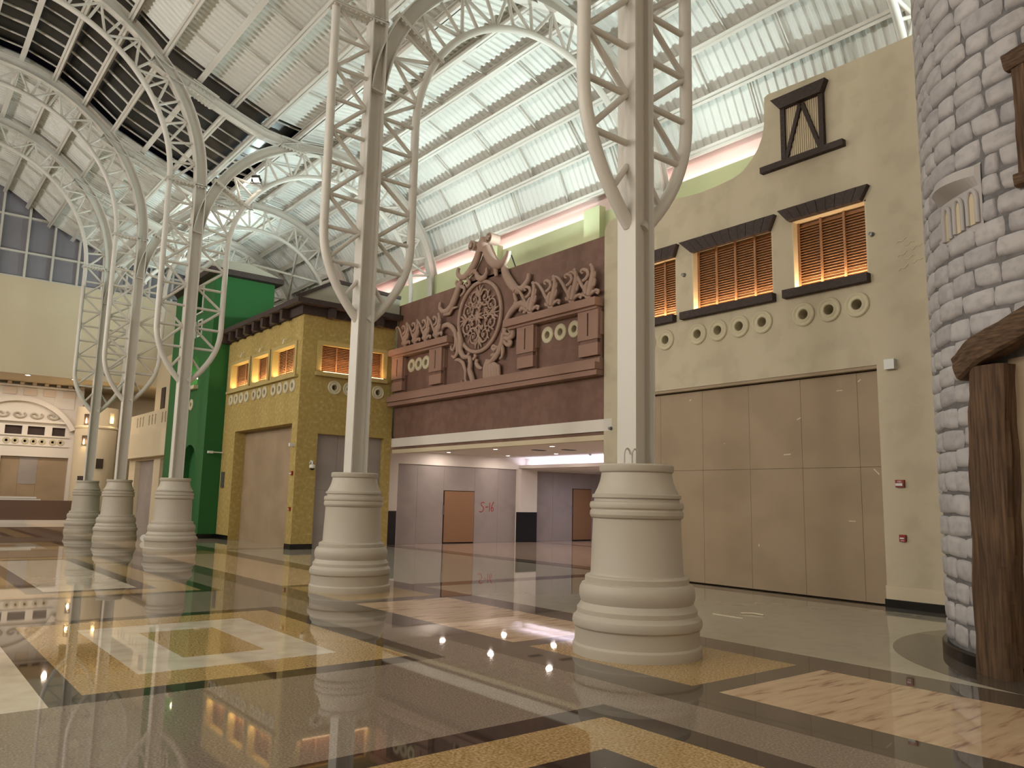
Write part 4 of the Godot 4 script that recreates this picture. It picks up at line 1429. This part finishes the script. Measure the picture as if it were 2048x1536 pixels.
const WIDTHS := [0.31, 0.37, 0.43, 0.50, 0.34, 0.40, 0.46, 0.55, 0.18, 0.23]

func make_tower() -> void:
	var o := thing("stone_tower", "round grey tower of rough rendered stones with timber door frame", "tower", Vector3(11.44, 0, -2.34))
	var R := 2.30
	var rng := RandomNumberGenerator.new()
	rng.seed = 77
	var mb := MB.new()
	mb.lathe([Vector2(R + 0.03, 0.0), Vector2(R + 0.01, 0.6), Vector2(R, 1.2), Vector2(R, 9.9), Vector2(0.0, 9.9)], 96, Vector3.ZERO)
	obj("core", mb, M.grout, o)
	mb = MB.new()
	mb.lathe([Vector2(R + 0.09, 0.0), Vector2(R + 0.09, 0.12), Vector2(R + 0.075, 0.135), Vector2(R, 0.135)], 96, Vector3.ZERO)
	obj("skirting", mb, M.black, o)
	# stones: a few pillow shapes, placed round the core
	var shapes := []
	for k in WIDTHS.size():
		shapes.append(stone_shape(WIDTHS[k], 0.238, 100 + k))
	var rest := MB.new()
	var row := 0
	var y := 0.145
	while y < 9.8:
		var hh := 0.25
		var th := -360.0 + rng.randf() * 8.0
		while th < -2.0:
			var k := rng.randi() % 8
			var w: float = WIDTHS[k]
			var half := rad_to_deg(w / 2 / R)
			var mid := th + half
			var yc := y + hh / 2 + 0.012 * sin(mid * 0.13 + row * 1.7)
			if blocked(mid, half, yc):
				# a small stone may still fit before the timber or the hood
				k = 8 + rng.randi() % 2
				w = WIDTHS[k]
				half = rad_to_deg(w / 2 / R)
				mid = th + half
				if blocked(mid, half, yc):
					th += 0.7
					continue
			th += half * 2.0 + rad_to_deg(0.02 / R)
			var a := deg_to_rad(mid)
			var nn := Vector3(cos(a), 0, sin(a))
			var tt := Vector3(-sin(a), 0, cos(a)) * -1.0
			var bb := Basis(tt, Vector3.UP, nn)
			if bb.determinant() < 0.0:
				bb = Basis(-tt, Vector3.UP, nn)
			bb = bb.rotated(nn, rng.randf_range(-0.05, 0.05))
			var tr := Transform3D(bb, nn * (R + 0.005) + Vector3(0, yc, 0))
			if mid > -172.0 and mid < -117.0 and y < 8.9:
				var s := obj("stone", shapes[k][0], M.stone[rng.randi() % 3], o)
				s.transform = tr
			else:
				var src: MB = shapes[k][1]
				for i in src.v.size():
					rest.v.append(tr * src.v[i])
					rest.n.append((bb * src.n[i]).normalized())
		y += hh
		row += 1
	var r := obj("stones_around", rest, M.stone[0], o)
	r.set_meta("kind", "stuff")
	# timber door frame
	var at := func(deg: float, rad: float, h: float) -> Vector3:
		return Vector3(cos(deg_to_rad(deg)) * rad, h, sin(deg_to_rad(deg)) * rad)
	o.add_child(log_beam([at.call(-152.6, R + 0.08, 0.0), at.call(-153.0, R + 0.07, 1.1), at.call(-154.4, R + 0.07, 2.2), at.call(-155.3, R + 0.06, 3.24)], 0.265, 5, M.log, "door_post"), true)
	o.add_child(log_beam([at.call(-145.6, R + 0.10, 3.28), at.call(-155.0, R + 0.20, 3.42), at.call(-170.0, R + 0.24, 3.62), at.call(-190.0, R + 0.22, 3.78)], 0.17, 9, M.log_flat, "door_lintel"), true)
	o.add_child(log_beam([at.call(-183.0, R + 0.08, 0.0), at.call(-183.0, R + 0.06, 3.3)], 0.26, 12, M.log, "door_post"), true)
	mb = MB.new()
	for k in 8:
		var a0 := -159.0 - k * 2.5
		var p0: Vector3 = at.call(a0, R + 0.02, 0.0)
		var p1: Vector3 = at.call(a0 - 2.5, R + 0.02, 0.0)
		mb.quad(p1, p0, p0 + Vector3(0, 3.3, 0), p1 + Vector3(0, 3.3, 0))
	obj("door_boarding", mb, M.shutter, o)
	# small window timbers
	o.add_child(log_beam([at.call(-168.6, R + 0.07, 5.2), at.call(-168.8, R + 0.07, 6.5)], 0.085, 21, M.log, "window_post"), true)
	o.add_child(log_beam([at.call(-165.5, R + 0.1, 6.5), at.call(-182.0, R + 0.12, 6.62)], 0.11, 22, M.log_flat, "window_lintel"), true)
	o.add_child(log_beam([at.call(-165.8, R + 0.09, 5.17), at.call(-182.0, R + 0.1, 5.2)], 0.08, 23, M.log_flat, "window_sill"), true)
	# blind arcade under a rendered hood
	mb = MB.new()
	for k in 20:
		var a0 := -133.5 - k * 1.05
		var a1 := a0 - 1.05
		var out0 := 0.02
		mb.quad(at.call(a1, R + out0, 4.82), at.call(a0, R + out0, 4.82), at.call(a0, R + out0, 5.46), at.call(a1, R + out0, 5.46))
		# hood: thick lip over a slope
		var lip := 0.02 + 0.19 * pow(sin(PI * k / 20.0), 0.7)
		var lip1 := 0.02 + 0.19 * pow(maxf(0.0, sin(PI * (k + 1.0) / 20.0)), 0.7)
		mb.quad(at.call(a1, R + out0, 5.34), at.call(a0, R + out0, 5.34), at.call(a0, R + lip, 5.44), at.call(a1, R + lip1, 5.44))
		mb.quad(at.call(a1, R + lip1, 5.44), at.call(a0, R + lip, 5.44), at.call(a0, R + lip * 0.8, 5.56), at.call(a1, R + lip1 * 0.8, 5.56))
		mb.quad(at.call(a1, R + lip1 * 0.8, 5.56), at.call(a0, R + lip * 0.8, 5.56), at.call(a0, R, 5.6), at.call(a1, R, 5.6))
	obj("rendered_hood", mb, M.stone_plain, o)
	for c in [[-140.0, 5.06], [-145.6, 5.08], [-151.2, 5.10]]:
		var p := []
		var w := 1.75
		for k in 15:
			var a := PI * k / 14.0
			p.append(at.call(c[0] - w * cos(a), R + 0.04, c[1] + 0.07 + 0.13 * sin(a)))
		p.push_front(at.call(c[0] - w, R + 0.04, c[1] - 0.2))
		p.push_back(at.call(c[0] + w, R + 0.04, c[1] - 0.2))
		mb = MB.new()
		mb.tube(p, 0.028, 6)
		obj("arch_moulding", mb, M.stone_plain, o)
		mb = MB.new()
		for k in 8:
			var u0 := -1.0 + k * 0.25
			var u1 := u0 + 0.25
			var h0: float = c[1] + 0.07 + 0.13 * sqrt(maxf(0.0, 1.0 - u0 * u0))
			var h1: float = c[1] + 0.07 + 0.13 * sqrt(maxf(0.0, 1.0 - u1 * u1))
			mb.quad(at.call(c[0] + u0 * w, R + 0.034, c[1] - 0.2), at.call(c[0] + u1 * w, R + 0.034, c[1] - 0.2), at.call(c[0] + u1 * w, R + 0.034, h1), at.call(c[0] + u0 * w, R + 0.034, h0))
		obj("arch_panel", mb, M.cream_plain, o)

func blocked(deg: float, half: float, y: float) -> bool:
	var a := deg - half
	var b := deg + half
	var hit := func(lo: float, hi: float) -> bool:
		return b > lo and a < hi
	if y < 3.25 and hit.call(-186.0, -149.5):
		return true
	if y > 3.2 and y < 3.7 and hit.call(-190.0, -151.0):
		return true
	if y > 4.78 and y < 5.62 and hit.call(-153.5, -136.5):
		return true
	if y > 5.1 and y < 6.7 and hit.call(-184.0, -169.5):
		return true
	return false

func stone_shape(w: float, h: float, sd: int) -> Array:
	var rng := RandomNumberGenerator.new()
	rng.seed = sd
	var mb := MB.new()
	var us := [-1.0, -0.9, -0.55, 0.0, 0.55, 0.9, 1.0]
	var vs := [-1.0, -0.85, -0.4, 0.4, 0.85, 1.0]
	var nx := 7
	var ny := 6
	var j := []
	for k in 4:
		j.append(Vector2(rng.randf_range(-0.022, 0.022), rng.randf_range(-0.016, 0.016)))
	var grid := []
	for iy in ny:
		var line := []
		for ix in nx:
			var u: float = us[ix]
			var v: float = vs[iy]
			var k := 1.0 - 0.11 * pow(absf(u * v), 1.5)      # corners pulled in
			var c: Vector2 = (j[0] * (1 - u) * (1 - v) + j[1] * (1 + u) * (1 - v) + j[2] * (1 + u) * (1 + v) + j[3] * (1 - u) * (1 + v)) / 4.0
			var z := 0.036 - 0.010 * (u * u + v * v) + rng.randf_range(-0.003, 0.003)
			if absf(u) > 0.99 or absf(v) > 0.99:
				z = -0.015
			line.append(Vector3(u * k * w / 2 + c.x, v * k * h / 2 + c.y, z))
		grid.append(line)
	var norm := func(ix: int, iy: int) -> Vector3:
		var a: Vector3 = grid[iy][mini(ix + 1, nx - 1)] - grid[iy][maxi(ix - 1, 0)]
		var b: Vector3 = grid[mini(iy + 1, ny - 1)][ix] - grid[maxi(iy - 1, 0)][ix]
		return a.cross(b).normalized()
	for iy in ny - 1:
		for ix in nx - 1:
			var n00: Vector3 = norm.call(ix, iy)
			var n10: Vector3 = norm.call(ix + 1, iy)
			var n11: Vector3 = norm.call(ix + 1, iy + 1)
			var n01: Vector3 = norm.call(ix, iy + 1)
			mb.tri(grid[iy][ix], grid[iy][ix + 1], grid[iy + 1][ix + 1], n00, n10, n11)
			mb.tri(grid[iy][ix], grid[iy + 1][ix + 1], grid[iy + 1][ix], n00, n11, n01)
	return [mb.mesh(), mb]

func log_beam(pts: Array, r: float, sd: int, m: Material, called: String) -> MeshInstance3D:
	var nz := FastNoiseLite.new()
	nz.seed = sd
	nz.frequency = 1.3
	var mb := MB.new()
	var p := []
	var n := 26
	for k in n + 1:
		var s := k / float(n) * (pts.size() - 1)
		var i := mini(int(s), pts.size() - 2)
		p.append(pts[i].lerp(pts[i + 1], s - i))
	# hand-hewn: squarish section with split grooves along the grain
	var sides := 22
	var rings := []
	for k in p.size():
		var t: Vector3 = (p[mini(k + 1, p.size() - 1)] - p[maxi(k - 1, 0)]).normalized()
		var ref := Vector3(p[k].x, 0, p[k].z).normalized()
		var s := t.cross(ref).normalized()
		var o := s.cross(t).normalized()
		var ring := []
		for q in sides:
			var a := TAU * q / sides
			var sq := 1.0 / pow(pow(absf(cos(a)), 5.0) + pow(absf(sin(a)), 5.0), 0.2)
			var g := nz.get_noise_3d(q * 1.9, k * 0.045, 3.0) * 0.16 + nz.get_noise_3d(q * 0.35, k * 0.12, 9.0) * 0.12
			var rr := r * (sq * 0.9 + g)
			ring.append(p[k] + s * cos(a) * rr + o * sin(a) * rr * 0.72)
		rings.append(ring)
	for k in p.size() - 1:
		for q in sides:
			var w := (q + 1) % sides
			mb.quad(rings[k][w], rings[k][q], rings[k + 1][q], rings[k + 1][w])
	for q in sides:
		var w := (q + 1) % sides
		mb.tri(p[0], rings[0][q], rings[0][w], (p[0] - p[1]).normalized(), (p[0] - p[1]).normalized(), (p[0] - p[1]).normalized())
		var e := p.size() - 1
		var m2: Vector3 = (p[e] - p[e - 1]).normalized()
		mb.tri(p[e], rings[e][w], rings[e][q], m2, m2, m2)
	var o2 := MeshInstance3D.new()
	o2.name = called
	o2.mesh = mb.mesh()
	o2.material_override = m
	return o2

func make_far() -> void:
	var wf := structure("wall_far", "cream end wall with grey glazing above it")
	var f := face_z(-46.2)
	plain_box(wf, "upper_wall", f, -13.6, 16.5, 7.62, 12.4, -0.4, 0.0, M.cream_plain)
	var x := -13.2
	while x < 16.0:
		for q in [[12.4, 13.75], [13.75, 15.6], [15.6, 18.4]]:
			plain_box(wf, "pane", f, x + 0.05, x + 1.15, q[0] + 0.04, q[1] - 0.04, -0.25, -0.2, M.far_glass)
		plain_box(wf, "mullion", f, x - 0.05, x + 0.05, 12.4, 18.4, -0.28, 0.0, M.steel)
		x += 1.2
	for y in [12.42, 13.75, 15.6]:
		plain_box(wf, "transom", f, -13.6, 16.5, y - 0.05, y + 0.05, -0.27, -0.04, M.steel)
	plain_box(wf, "gable_backing", f, -13.6, 16.5, 12.4, 18.4, -0.5, -0.42, M.far_glass)
	var mb := MB.new()
	mb.box(Vector3(-13.6, 7.5, -52.0), Vector3(16.5, 7.62, -46.2))
	obj("soffit", mb, M.cream_plain, wf)
	mb = MB.new()
	mb.box(Vector3(-13.6, 0, -52.2), Vector3(16.5, 7.6, -51.9))
	obj("end_wall", mb, M.cream_plain, wf)
	for q in [[5.5, -46.6], [7.62, -46.6], [11.95, -46.6], [2.9, -46.6], [0.2, -46.6], [-3.0, -46.6]]:
		downlight(Vector3(q[0], 7.5, q[1]), Color(1.0, 0.92, 0.84), 9.0, "round downlight in the soffit over the white arched shopfront", "downlights in the far soffit", 0.11)
	# white arched shopfront
	var o := thing("white_shopfront", "off-white shopfront with broad arch, three brown windows and boarded opening", "shopfront")
	f = face_z(-50.0)
	var rx := [5.24, 5.64, 6.10, 6.50, 6.91, 7.42, 7.81, 4.72, 4.32]
	var holes := [[5.07, 8.28, -0.1, 3.5], [5.12, 5.92, 4.66, 5.15], [6.18, 7.0, 4.66, 5.15], [7.35, 8.0, 4.66, 5.15]]
	for k in rx:
		holes.append(ring_hole(k, 4.33, 0.16))
	mb = MB.new()
	holed(mb, f, -4.0, 8.75, 0.0, 7.5, -0.4, 0.0, holes)
	obj("wall", mb, M.white_wall, o)
	for k in rx:
		ring_vent(o, f, k, 4.33, 0.17, M.ring)
	for q in [[5.12, 5.92], [6.18, 7.0], [7.35, 8.0]]:
		plain_box(o, "window_board", f, q[0], q[1], 4.66, 5.15, -0.3, -0.15, M.wood_dark)
	plain_box(o, "band", f, 4.0, 8.2, 4.60, 4.68, 0.0, 0.08, M.white_wall)
	plain_box(o, "band", f, 4.0, 8.2, 4.08, 4.13, 0.0, 0.06, M.white_wall)
	plain_box(o, "shelf", f, 3.6, 7.95, 5.36, 5.46, 0.0, 0.2, M.white_wall)
	# arch moulding
	var outer := []
	var inner := []
	for k in 25:
		var a := deg_to_rad(lerpf(152.0, 28.0, k / 24.0))
		outer.append(Vector2(5.7 + 3.1 * cos(a), 3.62 + 3.12 * sin(a) * 1.0))
		inner.append(Vector2(5.7 + 2.83 * cos(a), 3.62 + 2.86 * sin(a)))
	mb = MB.new()
	for k in 24:
		mb.prism(PackedVector2Array([inner[k], outer[k], outer[k + 1], inner[k + 1]]), f, 0.0, 0.28)
	obj("arch", mb, M.white_wall, o)
	mb = MB.new()
	for k in 5:
		var cx := 4.1 + k * 0.8
		var p := []
		for j in 20:
			var a := TAU * j / 19.0 * 1.2
			p.append(f.p(cx + 0.32 * (j / 19.0 - 0.5) + 0.2 * cos(a), 5.72 + 0.13 * sin(a), 0.05))
		mb.tube(p, 0.05, 6)
	obj("relief", mb, M.relief, o)
	plain_box(o, "cornice", f, -4.0, 8.35, 7.25, 7.34, 0.0, 0.35, M.white_wall)
	for k in 9:
		plain_box(o, "dentil", f, 3.8 + k * 0.58, 4.0 + k * 0.58, 7.36, 7.49, 0.0, 0.45, M.bracket_pink)
	for k in 5:
		plain_box(o, "frieze_panel", f, 3.9 + k * 0.95, 4.5 + k * 0.95, 6.82, 7.2, 0.0, 0.06, M.bracket_pink)
	plain_box(o, "pier_panel", f, 7.3, 8.3, 6.2, 7.15, 0.0, 0.04, M.white_wall)
	boards(o, f, [5.07, 5.97, 6.82, 8.28], 0.0, 3.5, 9.0, -0.15, M.shutter)
	plain_box(o, "patch", f, 5.97, 6.83, 2.02, 3.48, -0.15, -0.135, M.shutter_grey)
	# planter
	var pl := thing("planter_wall", "low dark brown planter wall with a white kerb and loose sheets on top", "planter", Vector3(2.0, 0, -47.5))
	mb = MB.new()
	mb.box(Vector3(-9.0, 0.17, -0.6), Vector3(7.2, 1.18, 0.0))
	obj("body", mb, M.planter, pl)
	mb = MB.new()
	mb.box(Vector3(-9.0, 0.0, -0.6), Vector3(7.3, 0.17, 0.12))
	obj("kerb", mb, M.white_wall, pl)
	for q in [[-1.0, 4.8, 0.03, 0.0], [3.0, 4.6, 0.05, 0.09]]:
		mb = MB.new()
		mb.box(Vector3(q[0], 1.18 + q[3], -0.45), Vector3(q[1], 1.21 + q[3] + q[2], -0.1))
		tag(obj("foam_sheet", mb, M.white_plastic), ["long white sheet lying on the planter wall", "short white sheet on top of the long one"][0 if q[3] == 0.0 else 1], "sheet").position = Vector3(2.0, 0, -47.5)
	# cream turret in the corner
	var t := thing("cream_turret", "round cream turret with small lit niches between the white and balcony fronts", "turret", Vector3(9.35, 0, -49.0))
	mb = MB.new()
	mb.lathe([Vector2(1.05, 0.0), Vector2(1.05, 5.1), Vector2(1.1, 5.14), Vector2(1.1, 5.22), Vector2(1.05, 5.26), Vector2(1.05, 6.3), Vector2(0.0, 6.35)], 40, Vector3.ZERO)
	obj("drum", mb, M.cream_plain, t)
	for q in [[-0.66, 5.6, 0.30, 0.58], [-0.68, 4.45, 0.30, 0.52], [0.55, 5.72, 0.26, 0.6], [0.12, 3.2, 0.36, 0.54], [-0.7, 2.36, 0.32, 0.3]]:
		var zf := sqrt(maxf(0.0, 1.05 * 1.05 - q[0] * q[0])) + 0.01
		var bb := Basis(Vector3.UP, atan2(q[0], zf))
		mb = MB.new()
		var dark: bool = q[0] < 0.4
		mb.obox(Vector3(q[0], q[1], zf), Vector3(q[2], q[3], 0.05), bb)
		obj("niche_frame", mb, M.wood_dark if dark else M.cream_plain, t)
		if q[1] > 4.0:
			var l := thing("candle_lamp", "small warm candle lamp set in a niche of the cream turret", "lamp", Vector3(9.35, 0, -49.0) + Vector3(q[0] * 1.06, q[1] - 0.1, zf * 1.05), "candle lamps on the cream turret")
			mb = MB.new()
			mb.lathe([Vector2(0.0, -0.15), Vector2(0.045, -0.1), Vector2(0.03, 0.1), Vector2(0.0, 0.2)], 10, Vector3.ZERO)
			obj("lamp_flame", mb, glow(Color(1.0, 0.86, 0.6), 4.0), l)
			var b := OmniLight3D.new()
			b.name = "lamp_light"
			b.light_color = Color(1.0, 0.85, 0.6)
			b.light_energy = 1.0
			b.light_size = 0.05
			b.omni_range = 40.0
			b.shadow_enabled = true
			l.add_child(b)
	# front with balustrade between turret and green building
	var bl := thing("balcony_front", "beige shopfront with balustrade parapet and plain lit fascia beside the green building", "shopfront")
	f = face_x(10.3)
	var slots := []
	for z in [-44.05, -43.5, -42.95, -41.8, -41.25, -40.7, -39.5, -38.95]:
		slots.append([z - 0.1, z + 0.1, 5.0, 5.5])
	mb = MB.new()
	holed(mb, f, -45.4, -37.3, 4.6, 5.66, -0.15, 0.0, slots)
	obj("parapet", mb, M.cream_plain, bl)
	for s in slots:
		mb = MB.new()
		var zc: float = (s[0] + s[1]) / 2
		mb.lathe([Vector2(0.03, 0.0), Vector2(0.07, 0.08), Vector2(0.03, 0.2), Vector2(0.07, 0.36), Vector2(0.03, 0.5)], 10, f.p(zc, 5.0, -0.08))
		obj("baluster", mb, M.cream_plain, bl)
	plain_box(bl, "parapet_back", f, -45.4, -37.3, 4.6, 5.6, -0.4, -0.35, M.wood_dark)
	plain_box(bl, "fascia", f, -45.4, -37.3, 3.40, 4.62, -0.3, 0.25, M.cream_plain)
	mb = MB.new()
	holed(mb, f, -45.4, -37.1, 0.0, 3.4, -0.45, -0.1, [[-44.2, -40.7, -0.1, 3.3], [-39.6, -38.6, -0.1, 3.3]])
	obj("wall", mb, M.cream_plain, bl)
	plain_box(bl, "shutter", f, -44.2, -40.7, 0.0, 3.3, -0.45, -0.35, M.shutter_grey)
	plain_box(bl, "shutter", f, -39.6, -38.6, 0.0, 3.3, -0.45, -0.35, M.shutter)
	var f2 := face_x(11.6)
	mb = MB.new()
	holed(mb, f2, -46.2, -37.1, 4.6, 9.0, -0.3, 0.0, [])
	obj("upper_wall", mb, M.cream_plain, bl)
	plain_box(bl, "window_board", f2, -44.9, -44.2, 5.7, 7.3, 0.0, 0.05, M.wood_dark)
	# a white end of pipe lying by the third column
	mb = MB.new()
	mb.tube([Vector3(7.55, 0.12, -30.0), Vector3(8.3, 0.12, -31.3)], 0.12, 16)
	tag(obj("white_pipe", mb, M.white_plastic), "length of white pipe lying by a column foot", "pipe")
	# scraps on the pale floor
	mb = MB.new()
	mb.obox(Vector3(10.49, 0.004, -7.7), Vector3(0.025, 0.008, 0.56), Basis())
	tag(obj("floor_scrap", mb, M.chip), "thin white strip lying on the pale floor by the shutter", "scrap")
	mb = MB.new()
	mb.tube([Vector3(10.9, 0.01, -7.75), Vector3(11.0, 0.02, -7.6), Vector3(11.02, 0.012, -7.42)], 0.012, 5)
	tag(obj("floor_scrap", mb, M.chip), "small curled white scrap on the pale floor by the shutter", "scrap")

func _ready() -> void:
	make_view()
	make_materials()
	make_lights()
	make_floor()
	make_shell()
	make_roof()
	make_frames()
	make_cream()
	make_brown()
	make_passage()
	make_yellow()
	make_green()
	make_tower()
	make_far()
